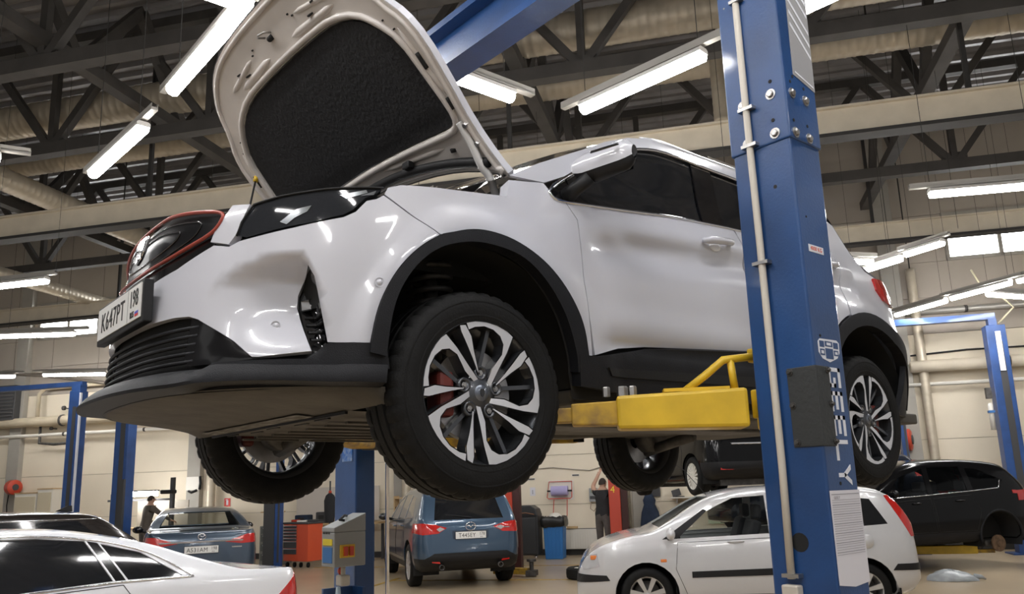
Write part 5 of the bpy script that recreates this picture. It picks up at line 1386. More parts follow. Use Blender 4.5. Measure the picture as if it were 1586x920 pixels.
MB().lathe([(0, .03), (.05, .03), (.06, .01), (.14, .01), (.14, -.02), (0, -.02)], 24, Matrix.Translation((.85, .80, .24)) @ Matrix.Rotation(radians(-90), 4, 'X')).build('bare_brake_disc', rust, kug, True, world=False, angle=30)
MB().box((.92, .70, .24), (.3, .08, .10)).build('axle_knuckle', dark_steel, kug, world=False, bevel=.02)
for sg in (1, -1):
    MB().tube([Vector((.85 + .445 * cos(radians(a)), sg * .905, .35 + .445 * sin(radians(a)))) for a in range(-10, 192, 8)], .022, 6).build('arch_trim', grey_plastic, kug, True, world=False)
# --- black hatchback high on a lift further back
fo = dict(L=4.2, R=.315, wb=2.64, ro=.72, wheel=((18, .022, .03), steel_wheel_white), mirror=((2.9, 1.0),),
    top=[(0, .60), (.012, .80), (.03, .95), (.08, 1.05), (.30, 1.32), (.42, 1.42), (.8, 1.47), (1.6, 1.49), (2.2, 1.44), (3.0, 1.06), (3.2, 1.0), (3.8, .88), (4.1, .70), (4.2, .48)],
    belt=[(0, .58), (.06, .92), (.4, 1.0), (1.5, .95), (3.0, .92), (3.9, .78), (4.2, .46)],
    w=[(0, .72), (.04, .80), (.14, .86), (.5, .90), (2.4, .90), (3.5, .88), (3.9, .78), (4.14, .60), (4.2, .45)],
    sill=[(0, .40), (.12, .29), (.5, .23), (3.8, .21), (4.2, .27)], arch=.375, tum=.40,
    cuts=[('rear_glass', [(-.60, 1.08), (.60, 1.08), (.52, 1.38), (-.52, 1.38)], 'x', dark_glass, {'x': (.02, .5)}),
          ('tail_lamp', [(.62, .98), (.94, .98), (.94, 1.20), (.66, 1.20)], 'x', red_lens, {'x': (-.1, .40), 'mirror': 1, 'off': .006}),
          ('bumper_trim', [(-1.1, .2), (1.1, .2), (1.1, .52), (-1.1, .52)], 'x', black_plastic, {'x': (-.1, .36), 'off': .002}),
          ('side_glass', [(.5, 1.06), (1.5, 1.0), (1.5, 1.38), (.8, 1.36)], 'y', dark_glass), ('side_glass', [(1.58, 1.0), (2.75, .97), (2.2, 1.35), (1.6, 1.38)], 'y', dark_glass)],
    doors=[[(1.15, .34), (1.05, .7), (1.15, .93), (1.85, .91), (1.8, .34)], [(1.85, .34), (1.9, .91), (2.85, .88), (2.8, .34)]])
fst = car('hatchback', 'black hatchback with white multi-spoke wheel raised behind the blue column', fo, (-9.75, -4.48), radians(-119), black_paint, z0=1.38)
for sg in (1, -1): lbx(fst, 'reflector', (.02, sg * .60, .42), (.04, .22, .05), red_lens)
lbx(fst, 'chrome_bar', (.012, 0, .80), (.03, 1.0, .03), chrome, .005)
lbx(fst, 'underbody', (2.0, 0, .20), (3.4, 1.2, .10), dark_steel)
# --- dark car behind the black SUV
dk = dict(fo); dk['wheel'] = ((10, .03, .05), alloy)
dkc = car('hatchback', 'dark hatchback showing its shiny flank behind the raised rear wheel', dk, (-15.4, -4.95), radians(-25), mat('paint_midnight', (.012, .016, .028), .2, .2, .6), z0=.6)
# ------------------------------------------------------------------ things standing round the hall (local x along the wall, y into the depth)
def hthing(name, label, cat, a, b, z=0.0, group=None): return thing(name, label, cat, H(a, b, z), HB, group)
def P(t, nm, c, d, m, bevel=0, par=None): return MB().box(c, d).build(nm, m, par or t, world=False, bevel=bevel)
WALL = 16.8
grey_dark = mat('dark_grey_paint', (.05, .05, .052), .6)
red_paint = mat('red_paint', (.52, .05, .02), .45, 0, .3)
orange_red = mat('toolbox_red', (.62, .085, .03), .4, 0, .4)
wood = mat('plywood', (.48, .33, .17), .7, noise=.15, nscale=6)
white_goods = mat('white_enamel', (.72, .69, .62), .5)
blue_bin_m = mat('bin_blue', (.02, .15, .42), .5)
bag_m = mat('bin_bag', (.012, .012, .012), .35, bump=.6, bscale=14)
skin_m = mat('skin', (.50, .30, .21), .6)
hair_m = mat('hair', (.03, .02, .015), .8)
cloth_grey = mat('work_jacket', (.10, .085, .07), .9, noise=.12, nscale=10)
cloth_dark = mat('dark_cloth', (.02, .02, .022), .9)
cloth_trouser = mat('trousers', (.09, .08, .075), .9, noise=.15, nscale=12)
navy_cloth = mat('navy_cloth', (.02, .035, .07), .85, noise=.2, nscale=6)
# control box and holder on the far lift column
cb = thing('control_box', 'grey lift control box with yellow and blue labels on far blue column', 'control box', (-.68, -1.36, 1.2))
gb = mat('control_grey', (.30, .31, .31), .5)
CX0, CX1, CY0, CY1 = -.80, -.60, -1.43, -1.28
MB().box(((CX0 + CX1) / 2, (CY0 + CY1) / 2, 1.295), (CX1 - CX0, CY1 - CY0, .19)).build('box_body', gb, cb, bevel=.006)
MB().prism([(CX0, 1.39), (CX1, 1.39), (CX1, 1.415), (CX0, 1.49)], lambda u, v, w: Vector((u, CY0 + w, v)), CY1 - CY0).build('sloped_top', gb, cb, bevel=.004)
MB().box((CX1 + .002, (CY0 + CY1) / 2, 1.265), (.003, .11, .085)).build('blue_label', mat('label_plain_blue', (.04, .16, .42), .5), cb)
MB().box((CX1 + .002, (CY0 + CY1) / 2, 1.335), (.003, .11, .035)).build('yellow_label', mat('label_yellow', (.75, .60, .03), .5), cb)
MB().box((-.68, CY1 + .004, 1.285), (.09, .01, .07)).build('switch_plate', yellow_paint, cb)
for x in (-.665, -.70): MB().box((x, CY1 + .014, 1.285), (.022, .018, .05)).build('red_switch', red_paint, cb)
for k in range(3): MB().box((CX1 + .003, -1.40 + k * .03, 1.385), (.006, .016, .010)).build('button', dark_steel, cb)
MB().tube([(-.73, -1.38, 1.475), (-.70, -1.35, 1.478), (-.66, -1.33, 1.455), (-.68, -1.31, 1.452)], .008, 6).build('cable_grip', black_plastic, cb, True)
MB().tube([(-.70, -1.36, 1.20), (-.70, -1.36, 1.10)], .014, 8).build('cable_gland', conduit_m, cb, True)
MB().ball((-.70, -1.38, 1.17), .022).build('red_cap', red_paint, cb, True)
MB().box((-.70, -1.36, 1.12), (.06, .07, .06)).build('junction', conduit_m, cb, bevel=.01)
ho_ = thing('spray_bottle', 'pale blue bottle in a holder at the far lift column', 'bottle', (-.68, -1.34, .9))
MB().lathe([(0, .0), (.035, .0), (.038, .02), (.038, .12), (.016, .15), (.012, .19), (0, .19)], 16, Matrix.Translation((-.66, -1.34, .90))).build('bottle', mat('bottle_pet', (.40, .50, .58), .2), ho_, True)
MB().prism([(-.80, -1.42), (-.60, -1.42), (-.60, -1.40), (-.78, -1.40), (-.78, -1.28), (-.80, -1.28)], lambda u, v, w: Vector((u, v, .88 + w)), .20).build('bottle_bracket', lift_blue, ho_)
# simple two-post lifts further away
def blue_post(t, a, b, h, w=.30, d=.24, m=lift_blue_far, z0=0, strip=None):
    o = MB().box((a - d * .0, b, h / 2), (w, d, h)).build('column', m, t, world=False, bevel=.01)
    MB().box((a + .03, b - d / 2 - .001, h / 2 - .1), (w * .34, .012, h - .5)).build('carriage_slot', grey_dark, o, world=False)
    MB().box((a, b, .015), (w + .3, d + .25, .03)).build('base_plate', m, o, world=False)
    return o
rl = hthing('two_post_lift', 'blue two-post lift behind the black SUV at the right edge', 'car lift', 7.14, 15.6)
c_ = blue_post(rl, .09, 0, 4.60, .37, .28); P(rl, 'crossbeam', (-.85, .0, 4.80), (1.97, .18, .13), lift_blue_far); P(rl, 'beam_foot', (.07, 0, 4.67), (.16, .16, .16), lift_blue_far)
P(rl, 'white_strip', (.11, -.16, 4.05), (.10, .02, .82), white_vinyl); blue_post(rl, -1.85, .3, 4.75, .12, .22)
MB().tube([(.2, 0, 4.65), (.50, -.1, 4.95), (.33, -.2, 5.10), (-.1, -.3, 5.4), (-.28, -.4, 5.75)], .02, 6).build('supply_hose', mat('hose_beige', (.55, .50, .33), .6), rl, True, world=False)
MB().lathe([(0, 0), (.05, 0), (.05, .5), (.03, .55), (.0, .55)], 10, Matrix.Translation((-.2, -.05, 2.45))).build('oil_tank', white_goods, rl, True, world=False); P(rl, 'tank_band', (-.2, -.06, 2.82), (.11, .11, .05), mat('label_plain_blue', (.04, .16, .42), .5)); P(rl, 'valve_block', (-.2, -.05, 3.2), (.10, .10, .22), dark_steel)
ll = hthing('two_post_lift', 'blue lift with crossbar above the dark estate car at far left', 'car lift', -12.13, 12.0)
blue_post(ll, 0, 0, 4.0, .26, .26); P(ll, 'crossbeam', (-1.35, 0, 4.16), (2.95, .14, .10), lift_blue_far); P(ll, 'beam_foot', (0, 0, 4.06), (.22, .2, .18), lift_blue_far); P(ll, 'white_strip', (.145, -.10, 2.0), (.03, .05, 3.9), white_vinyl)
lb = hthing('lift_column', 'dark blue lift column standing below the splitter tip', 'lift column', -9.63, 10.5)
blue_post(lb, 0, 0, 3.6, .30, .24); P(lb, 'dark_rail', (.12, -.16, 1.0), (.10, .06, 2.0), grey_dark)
l2 = hthing('lift_column', 'slim blue lift column beside the red toolbox', 'lift column', -8.30, 14.0)
blue_post(l2, 0, 0, 3.3, .14, .14); P(l2, 'grey_carriage', (-.22, .02, .9), (.28, .16, 1.8), grey_dark, .01)
# red lift posts and worker's red column
for (a, b, h, lab) in ((-2.68, 12.9, 1.95, 'red lift column beside the tail of the blue-grey SUV'), (-.74, 14.5, 1.86, 'red lift column marked with a yellow 4 next to the worker')):
    r_ = hthing('red_lift_column', lab, 'lift column', a, b)
    P(r_, 'column', (0, 0, h / 2), (.24, .22, h), red_paint, .01); P(r_, 'side_channel', (.19, .03, h / 2 - .05), (.14, .18, h - .1), mat('dark_red', (.05, .012, .01), .6)); P(r_, 'base_plate', (0, 0, .015), (.5, .4, .03), red_paint)
    if a > -1: text_mesh('column_number', '4', .20, mat('number_yellow', (.85, .62, .03), .5), frame(H(a - .03, b - .113, h - .36), E1, (0, 0, 1)), r_, thick=.001)
ra = hthing('lift_arm', 'low yellow lift arm with pad behind the blue-grey SUV', 'lift arm', -2.05, 12.1)
MB().beam((-.75, .15, .10), (-.05, -.02, .10), .13, .11).build('arm_beam', yellow_worn, ra, world=False, bevel=.01); MB().lathe([(.04, .05), (.04, .26), (.09, .27), (.09, .31), (0, .31)], 14).build('arm_pad', dark_steel, ra, True, world=False, angle=30); P(ra, 'pad_base', (0, 0, .07), (.2, .2, .10), dark_steel, .01)
ya = hthing('lift_arm', 'bright yellow lift arm under the black SUV', 'lift arm', 5.0, 13.15)
P(ya, 'arm_beam', (.1, 0, .30), (1.15, .16, .14), yellow_paint, .012); P(ya, 'arm_tongue', (.80, 0, .27), (.30, .10, .06), yellow_worn, .005); MB().lathe([(.05, .26), (.05, .46), (.0, .46)], 12, Matrix.Translation((.72, 0, 0))).build('arm_pad', dark_steel, ya, True, world=False, angle=30); P(ya, 'arm_post', (-.4, 0, .115), (.14, .14, .23), dark_steel)
# crumpled plastic bag
bg = hthing('plastic_bag', 'crumpled grey plastic bag lying on the floor at the right', 'bag', 4.78, 11.2)
mb = MB(); rnd = random.Random(3); rows = []
for i in range(9):
    th = pi / 2 * i / 8; row = []
    for j in range(22):
        a = 2 * pi * j / 22; k = 1 + .08 * rnd.uniform(-1, 1); row.append(Vector((.36 * cos(th) * cos(a) * k, .22 * cos(th) * sin(a) * k, max(.004, .15 * sin(th) * (1 + .12 * rnd.uniform(-1, 1)) * (1 - .25 * cos(a + .5) * cos(th))))))
    rows.append(row)
mb.grid(rows, False, True).build('bag_film', mat('bag_grey', (.30, .32, .33), .35, noise=.2, nscale=8), bg, True, world=False, angle=50)
bg2 = MB().tube([Vector((.30, .02, .05)), Vector((.40, .0, .05)), Vector((.46, .03, .015))], .03, 8, rs=[.05, .03, .012]).build('bag_neck', mat('bag_grey', (.3, .32, .33)), bg, True, world=False)
# spare tyre on the floor
sp_ = hthing('spare_tyre', 'wheel lying flat on the floor in front of the silver car', 'tyre', -1.02, 11.75)
MB().lathe([(.17, .05), (.18, .02), (.28, .0), (.315, .03), (.32, .10), (.315, .17), (.28, .20), (.18, .185), (.17, .15)], 30).build('tyre', rubber, sp_, True, world=False, angle=40); MB().lathe([(0, .14), (.05, .15), (.16, .13), (.175, .185)], 24).build('wheel_disc', white_goods, sp_, True, world=False)
# bins
bb_ = hthing('wheelie_bin', 'black bin with rounded lid next to the blue bin', 'bin', -2.92, 15.75)
MB().prism([(-.26, .10), (.26, .10), (.27, .98), (.23, 1.12), (.10, 1.20), (-.10, 1.20), (-.23, 1.12), (-.27, .98)], lambda u, v, w: Vector((u, w - .24, v)), .5).build('bin_body', mat('bin_black', (.02, .021, .022), .45), bb_, world=False, bevel=.02); P(bb_, 'front_panel', (0, -.25, .53), (.44, .02, .80), mat('bin_front', (.03, .032, .034), .4), .01)
for x in (-.2, .2): MB().lathe([(0, -.02), (.045, -.02), (.045, .02), (0, .02)], 12, Matrix.Translation((x, -.2, .055)) @ Matrix.Rotation(radians(90), 4, 'Y')).build('castor', chrome, bb_, True, world=False)
P(bb_, 'lid_seam', (0, -.252, .97), (.54, .012, .03), black_plastic); MB().tube([(-.20, -.27, 1.02), (0, -.29, 1.04), (.2, -.27, 1.0)], .012, 6).build('lid_strap', mat('strap_brown', (.2, .1, .06), .8), bb_, True, world=False)
bl = hthing('waste_bin', 'blue bin lined with a black bag below the paper roll', 'bin', -2.33, 15.85)
MB().prism([(-.20, 0), (.20, 0), (.235, .88), (-.235, .88)], lambda u, v, w: Vector((u, (w - .22), v)), .44).build('bin_body', blue_bin_m, bl, world=False, bevel=.02)
for x in (-.13, -.045, .045, .13): P(bl, 'bin_rib', (x, -.225, .45), (.03, .012, .75), blue_bin_m, .004)
rows = []
for i, (k, z) in enumerate(((1.02, .70), (1.12, .76), (1.14, .86), (1.10, .93), (.9, .935), (.75, .86))):
    rows.append([Vector((.24 * k * (1 + .05 * rnd.uniform(-1, 1)) * (1 if abs(cos(a)) > .7 else abs(cos(a)) / .7) * (1 if cos(a) > 0 else -1), .24 * k * (1 + .05 * rnd.uniform(-1, 1)) * (1 if abs(sin(a)) > .7 else abs(sin(a)) / .7) * (1 if sin(a) > 0 else -1), z + .03 * rnd.uniform(-1, 1))) for a in [2 * pi * j / 24 + .01 for j in range(24)]])
MB().grid(rows, False, True).build('bin_liner', bag_m, bl, True, world=False); MB().ball((.02, 0, .92), .16, 12, 8, (1, .8, .6)).build('crumpled_paper', white_goods, bl, True, world=False)
# paper roll holder on the wall
ph = hthing('paper_roll_holder', 'red wire holder with lilac paper roll on the cream wall', 'paper roll', -2.32, WALL - .05, 1.30)
MB().tube([Vector((x, y, z)) for x, y, z in ((-.28, -.02, .42), (.28, -.02, .42), (.30, -.22, .05), (.26, -.25, .02), (-.26, -.25, .02), (-.30, -.22, .05))], .012, 6, closed=True).build('wire_frame', red_paint, ph, True, world=False); MB().tube([Vector(q) for q in ((-.14, -.2, .0), (-.18, -.2, -.42), (-.14, -.2, -.46), (.10, -.2, -.46), (.16, -.2, -.40), (.18, -.2, .0))], .010, 6).build('wire_foot', red_paint, ph, True, world=False)
MB().lathe([(0, -.2), (.115, -.2), (.115, .2), (0, .2)], 20, Matrix.Translation((0, -.18, .20)) @ Matrix.Rotation(radians(90), 4, 'Y')).build('paper_roll', mat('lilac_paper', (.42, .38, .62), .85), ph, True, world=False, angle=40); MB().tube([(-.30, -.18, .20), (.30, -.18, .20)], .02, 8).build('roll_axle', black_plastic, ph, True, world=False)
P(ph, 'backing_board', (0, .03, .22), (.62, .012, .46), white_goods)
# radiator
rad = hthing('radiator', 'cream panel radiator on the wall behind the silver car', 'radiator', -1.86, WALL - .12, .14)
P(rad, 'panel', (0, 0, .23), (.80, .08, .46), white_goods, .012)
for k in range(13): P(rad, 'fin', (-.36 + k * .06, -.042, .23), (.012, .012, .40), white_goods)
P(rad, 'top_grille', (0, 0, .467), (.78, .07, .012), grey_dark); MB().tube([(.42, 0, .05), (.50, 0, .05), (.50, 0, -.12)], .016, 6).build('feed_pipe', white_goods, rad, True, world=False); P(rad, 'bracket_shelf', (-.2, -.02, .50), (.25, .1, .05), wood)
# notices, sign, switch box, wall cable
for (a, z, w, h, lab) in ((-3.03, 1.50, .13, .20, 'small white notice on the wall right of the red column'),):
    n_ = hthing('wall_notice', lab, 'notice', a, WALL - .01, z); P(n_, 'sheet', (0, 0, 0), (w, .008, h), paper); P(n_, 'symbol', (0, -.006, -.01), (.02, .004, .10), ink)
for (a, z, lab) in ((-3.05, 1.80, 'short dark slot on the wall above the paper roll left'), (-1.95, 1.86, 'short dark slot on the wall above the paper roll right')):
    n_ = hthing('wall_slot', lab, 'wall vent', a, WALL - .012, z); P(n_, 'slot', (0, 0, 0), (.16, .014, .03), grey_dark); P(n_, 'slot_rim', (0, .004, 0), (.19, .008, .05), white_goods)
fs_ = hthing('fire_sign', 'tiny red fire extinguisher sign on the cream wall', 'sign', -11.44, WALL - .01, 1.47); P(fs_, 'sign_plate', (0, 0, 0), (.18, .008, .22), mat('sign_red', (.65, .04, .03), .5)); P(fs_, 'symbol', (0, -.006, -.01), (.06, .004, .12), paper); P(fs_, 'symbol_top', (-.015, -.006, .07), (.07, .004, .02), paper)
sb = hthing('socket_box', 'grey socket box on the wall beside the worker in black', 'socket box', -1.53, WALL - .06, 1.22); P(sb, 'box', (0, 0, .16), (.20, .10, .32), gb, .01); P(sb, 'socket_row', (0, -.055, .10), (.16, .02, .07), grey_dark); P(sb, 'display', (0, -.055, .24), (.12, .01, .07), mat('panel_green', (.2, .25, .2), .5)); MB().tube([(-.06, -.04, 0), (-.08, -.06, -.16), (.0, -.06, -.22), (.07, -.05, -.12), (.09, -.03, .02)], .010, 6).build('cable_loop', mat('cable_tan', (.3, .2, .13), .7), sb, True, world=False)
wc = hthing('wall_cable', 'thin grey cable sagging along the wall above the paper roll', 'cable', -2.5, WALL - .02, 2.0)
MB().tube([(-1.2, 0, .05), (-.6, 0, .03), (0, 0, .06), (.5, 0, .0), (.9, 0, -.04), (1.3, 0, .06)], .012, 5).build('cable', mat('cable_grey', (.3, .27, .22), .7), wc, True, world=False)
# hanging overalls and post by the red column
hv = hthing('hanging_overalls', 'dark blue overalls hanging on the wall right of the red column', 'overalls', -.22, WALL - .16, .50)
rows = []
for z, w, d in ((0, .26, .10), (.2, .24, .12), (.45, .20, .11), (.62, .13, .10), (.72, .15, .12), (.82, .10, .10), (.95, .05, .05)):
    rows.append([Vector((w * cos(a) * (1 + .10 * sin(5 * a)), d * sin(a), z)) for a in [2 * pi * j / 28 for j in range(28)]])
MB().grid(rows, False, True).build('overalls', navy_cloth, hv, True, world=False); MB().tube([(0, .05, .95), (0, .05, 1.05), (0, -.04, 1.08)], .012, 6).build('hook', dark_steel, hv, True, world=False); P(hv, 'hook_board', (.02, .12, .95), (.5, .03, .30), grey_dark)
pp = hthing('insulated_pipe', 'wrapped vertical pipe standing left of the hanging overalls', 'pipe', -.78, WALL - .14, 0)
MB().tube([(0, 0, .35), (0, 0, 1.8), (0, 0, 4.6)], .10, 12).build('pipe_wrap', mat('pipe_wrap_m', (.40, .34, .26), .8, noise=.3, nscale=6, stretch=(1, 1, .3)), pp, True, world=False); MB().tube([(.16, 0, .1), (.16, 0, 4.6)], .025, 8).build('thin_pipe', conduit_m, pp, True, world=False)
for k in range(5): MB().lathe([(.104, 0), (.108, .02), (.104, .04)], 14, Matrix.Translation((0, 0, .6 + .7 * k))).build('pipe_band', steel, pp, True, world=False)
# shelf with laptop and cup; orange chair; pale panel on the wall behind the silver car
sh_ = hthing('wall_shelf', 'white wall shelf above the silver car roof', 'shelf', .78, WALL - .15, 1.26); P(sh_, 'board', (0, 0, 0), (.95, .28, .03), white_goods, .004)
for x in (-.35, .35): P(sh_, 'bracket', (x, .05, -.07), (.03, .18, .11), steel)
lp = hthing('laptop', 'small black laptop open on the white wall shelf', 'laptop', .50, WALL - .17, 1.276); P(lp, 'keyboard_base', (0, -.02, .01), (.22, .16, .02), grey_dark, .004); MB().beam((-.06, .07, .02), (-.10, .10, .17), .20, .012, up=(0, 1, 0)).build('screen', grey_dark, lp, world=False)
cp = hthing('paper_cup', 'white paper cup standing on the wall shelf', 'cup', 1.14, WALL - .15, 1.276); MB().lathe([(0, 0), (.035, 0), (.048, .12), (.044, .12), (.032, .01)], 16).build('cup', white_goods, cp, True, world=False); MB().lathe([(.047, .112), (.051, .118), (.047, .124)], 16).build('rim', white_goods, cp, True, world=False)
ch_ = hthing('orange_chair', 'orange chair back seen through the silver car window', 'chair', 1.72, 15.5); P(ch_, 'backrest', (0, .2, .88), (.44, .06, .40), mat('chair_orange', (.60, .26, .06), .6), .03); P(ch_, 'seat', (0, 0, .48), (.44, .44, .06), mat('chair_orange', (.60, .26, .06), .6), .02); P(ch_, 'grip_slot', (0, .165, .84), (.14, .02, .04), well_black)
for x in (-.18, .18):
    for y in (-.18, .18): MB().tube([(x, y, 0), (x, y, .46)], .014, 6).build('leg', steel, ch_, True, world=False)
wb_ = hthing('wall_board', 'pale green board on the wall behind the orange chair', 'board', 1.75, WALL - .02, .75); P(wb_, 'board', (0, 0, .35), (1.3, .03, .9), mat('board_green', (.55, .62, .45), .7)); P(wb_, 'board_trim', (0, -.02, .80), (1.3, .02, .03), grey_dark); MB().tube([(-.3, -.03, .6), (-.2, -.06, .3), (.0, -.06, .45), (.1, -.03, .8)], .012, 6).build('hanging_hose', grey_dark, wb_, True, world=False)
# red tool trolley with drawers
tb = hthing('tool_trolley', 'bright red tool trolley with black drawers beside the blue column', 'tool trolley', -7.93, 14.45)
TA = radians(-18)
def TP(nm, c, d, m, bevel=0, par=None):
    return MB().box(Matrix.Rotation(TA, 3, 'Z') @ Vector(c), d, TA).build(nm, m, par or tb, world=False, bevel=bevel)
TP('cabinet', (0, 0, .55), (.78, .46, .82), orange_red, .012)
zz = .93
for h in (.07, .07, .07, .07, .07, .16, .13):
    dr = TP('drawer', (-.17, -.235, zz - h / 2), (.40, .02, h - .012), grey_dark, .003); TP('drawer_pull', (-.17, -.252, zz - .012), (.40, .02, .014), alu, 0, dr); zz -= h
TP('top_tray', (0, 0, .975), (.82, .50, .04), grey_dark, .01)
for x in (-.33, -.1, .1, .33):
    MB().lathe([(0, -.02), (.055, -.02), (.055, .02), (0, .02)], 12, Matrix.Translation(Matrix.Rotation(TA, 3, 'Z') @ Vector((x, -.15, .06))) @ Matrix.Rotation(radians(90), 4, 'Y')).build('castor', rubber, tb, True, world=False)
for (x, y, z, d, m, lab, nm) in ((-.25, 0, 1.02, (.18, .12, .05), red_paint, 'red tool case lying on the red trolley', 'tool_case'), (.05, -.05, 1.015, (.24, .2, .04), white_goods, 'crumpled white rag on the red trolley', 'cleaning_rag'), (.26, .05, 1.02, (.2, .2, .05), grey_dark, 'dark parts tray on the red trolley', 'parts_tray')):
    v = Matrix.Rotation(TA, 3, 'Z') @ Vector((x, y, z)); o_ = hthing(nm, lab, nm.split('_')[-1], -7.93 + v.x, 14.45 + v.y, z - d[2] / 2); P(o_, 'body', (0, 0, d[2] / 2), d, m, .012); P(o_, 'top_edge', (0, -d[1] * .3, d[2]), (d[0] * .6, .02, .012), dark_steel)
# bench with boxes behind the trolley, hanging jacket
bn = hthing('work_bench', 'cluttered work bench behind the red tool trolley', 'bench', -8.0, 16.1)
P(bn, 'bench_top', (0, 0, .88), (2.6, .7, .05), wood, .005); P(bn, 'back_board', (-.1, .45, 1.35), (2.3, .03, .85), mat('peg_board', (.55, .50, .44), .7))
for x in (-1.2, 0, 1.2):
    for y in (-.3, .3): P(bn, 'leg', (x, y, .43), (.06, .06, .86), grey_dark)
for k, (x, y, w, h, m, lab, nm) in enumerate(((.25, -.1, .42, .42, wood, 'open cardboard box on the bench behind the red trolley', 'cardboard_box'), (.75, .0, .36, .36, mat('box_cream', (.70, .58, .35), .8), 'cream carton at the right end of the cluttered bench', 'carton'), (-.25, .0, .30, .26, grey_dark, 'black monitor on the cluttered bench', 'monitor'), (-.75, -.1, .34, .2, navy_cloth, 'blue plastic crate on the cluttered bench', 'crate'))):
    o_ = hthing(nm, lab, nm.split('_')[-1], -8.0 + x, 16.1 + y, .905); P(o_, 'body', (0, 0, h / 2), (w, .3, h), m, .01); P(o_, 'front_label', (0, -.155, h * .55), (w * .5, .006, h * .35), paper if k < 2 else black_ink); P(o_, 'top_rim', (0, 0, h), (w * .9, .26, .012), m)
jk = hthing('hanging_jacket', 'dark jacket hanging on a stand beside the far lift column', 'jacket', -7.42, 14.75, .95)
rows = [[Vector((w * cos(a) * (1 + .06 * sin(4 * a)), w * .6 * sin(a), z)) for a in [2 * pi * j / 20 for j in range(20)]] for z, w in ((0, .10), (.25, .13), (.5, .14), (.62, .10), (.68, .03))]
MB().grid(rows, False, True).build('jacket', cloth_dark, jk, True, world=False); MB().tube([(0, 0, -.93), (0, 0, .95)], .02, 8).build('stand_pole', grey_dark, jk, True, world=False); MB().ball((0, 0, .70), .04).build('red_collar', red_paint, jk, True, world=False)
# grey shelf cabinet with tins and drawers next to the slate sedan
sc_ = hthing('shelf_cabinet', 'grey drawer cabinet with shelf right of the slate sedan', 'cabinet', -9.05, 15.2)
P(sc_, 'carcass', (0, 0, .45), (.62, .45, .9), mat('cabinet_grey', (.20, .20, .18), .6), .01)
for z in (.18, .40, .62, .80): d_ = P(sc_, 'drawer', (-.06, -.23, z), (.42, .02, .16), mat('drawer_green_grey', (.09, .10, .095), .5), .004); P(sc_, 'drawer_handle', (-.06, -.245, z + .05), (.3, .015, .015), alu, 0, d_)
P(sc_, 'upright', (.28, -.2, .9), (.03, .03, 1.7), alu); P(sc_, 'shelf_board', (-.1, 0, 1.22), (.5, .3, .03), wood); P(sc_, 'shelf_board', (-.1, 0, 1.52), (.5, .3, .03), wood)
for k, (x, z, c) in enumerate(((-.2, 1.235, (.3, .3, .28)), (.0, 1.235, (.08, .15, .25)), (-.15, 1.535, (.45, .33, .2)), (-.18, .90, (.5, .5, .48)), (.0, .90, (.05, .05, .05)))):
    o_ = hthing('oil_tin', ('grey tin', 'blue tin', 'tan tin', 'white tin', 'black tin')[k] + ' on the shelf cabinet beside the slate sedan', 'tin', -9.05 + x, 15.2, z); MB().lathe([(0, 0), (.07, 0), (.07, .17), (.05, .18), (0, .18)], 14).build('tin', mat('tin_%d' % k, c, .4), o_, True, world=False, angle=40); MB().lathe([(0, .18), (.025, .18), (.025, .21), (0, .21)], 10).build('lid', grey_dark, o_, True, world=False)
# shelves left of the SUV mirror
s2 = hthing('parts_rack', 'small wooden parts rack left of the blue-grey SUV', 'rack', -5.95, 15.9); P(s2, 'side_board', (-.28, 0, .75), (.03, .3, 1.5), wood); P(s2, 'side_board', (.28, 0, .75), (.03, .3, 1.5), wood)
for z in (.3, .7, 1.1, 1.45): P(s2, 'shelf_board', (0, 0, z), (.56, .3, .03), wood)
for k in range(5): o_ = hthing('parts_bin', ('rust brown', 'dark blue', 'black', 'grey', 'tan')[k] + ' parts bin on the small wooden rack', 'bin', -6.15 + .1 * k, 15.85, (1.115, .715, 1.115, .715, 1.115)[k]); P(o_, 'body', (0, 0, .07), (.09, .2, .14), mat('bin_%d' % k, ((.2, .08, .04), (.03, .05, .15), (.02, .02, .02), (.2, .2, .2), (.4, .3, .18))[k], .6), .008); P(o_, 'lip', (0, -.105, .11), (.08, .015, .03), grey_dark)
# left side: hose reels, cabinets, heater, phone, pipes
def hose_reel(a, z, lab, r=.21):
    t = hthing('hose_reel', lab, 'hose reel', a, WALL - .22, z)
    Mx = Matrix.Translation((0, 0, 0)) @ Matrix.Rotation(radians(70), 4, 'Z') @ Matrix.Rotation(radians(90), 4, 'X')
    MB().lathe([(0, -.13), (r * .8, -.13), (r, -.10), (r, .10), (r * .8, .13), (0, .13)], 24, Mx).build('reel_drum', red_paint, t, True, world=False, angle=40); MB().lathe([(0, .0), (r * .42, .0), (r * .42, .15), (0, .15)], 16, Mx).build('reel_hub', grey_dark, t, True, world=False, angle=40); P(t, 'bracket', (0, .12, .05), (.10, .2, .3), grey_dark, .01)
    MB().tube([(-.12, -.02, -r), (-.15, -.02, -.5), (-.1, -.02, -1.0)], .014, 6).build('hose', rubber, t, True, world=False)
hose_reel(-18.25, 2.08, 'red hose reel on the wall at the far left edge')
hose_reel(5.47, 2.36, 'orange-red hose reel on the column right of the rear wheel', .24)
for (a, w, z, h, lab) in ((-17.6, .75, 1.38, .52, 'low cream wall cabinet right of the red hose reel'), (-16.95, .5, 1.38, .62, 'brown-topped cream cabinet nearest the left lift column')):
    t = hthing('wall_cabinet', lab, 'cabinet', a, WALL - .22, z - 1.3); P(t, 'carcass', (0, 0, .65 + h / 2), (w, .40, 1.3 + h - .0), white_goods, .01); P(t, 'cabinet_door', (0, -.21, .65 + h / 2), (w - .06, .02, 1.2 + h - .1), mat('cabinet_cream', (.62, .55, .40), .6), .004); P(t, 'top_board', (0, 0, 1.3 + h), (w + .03, .42, .03), wood)
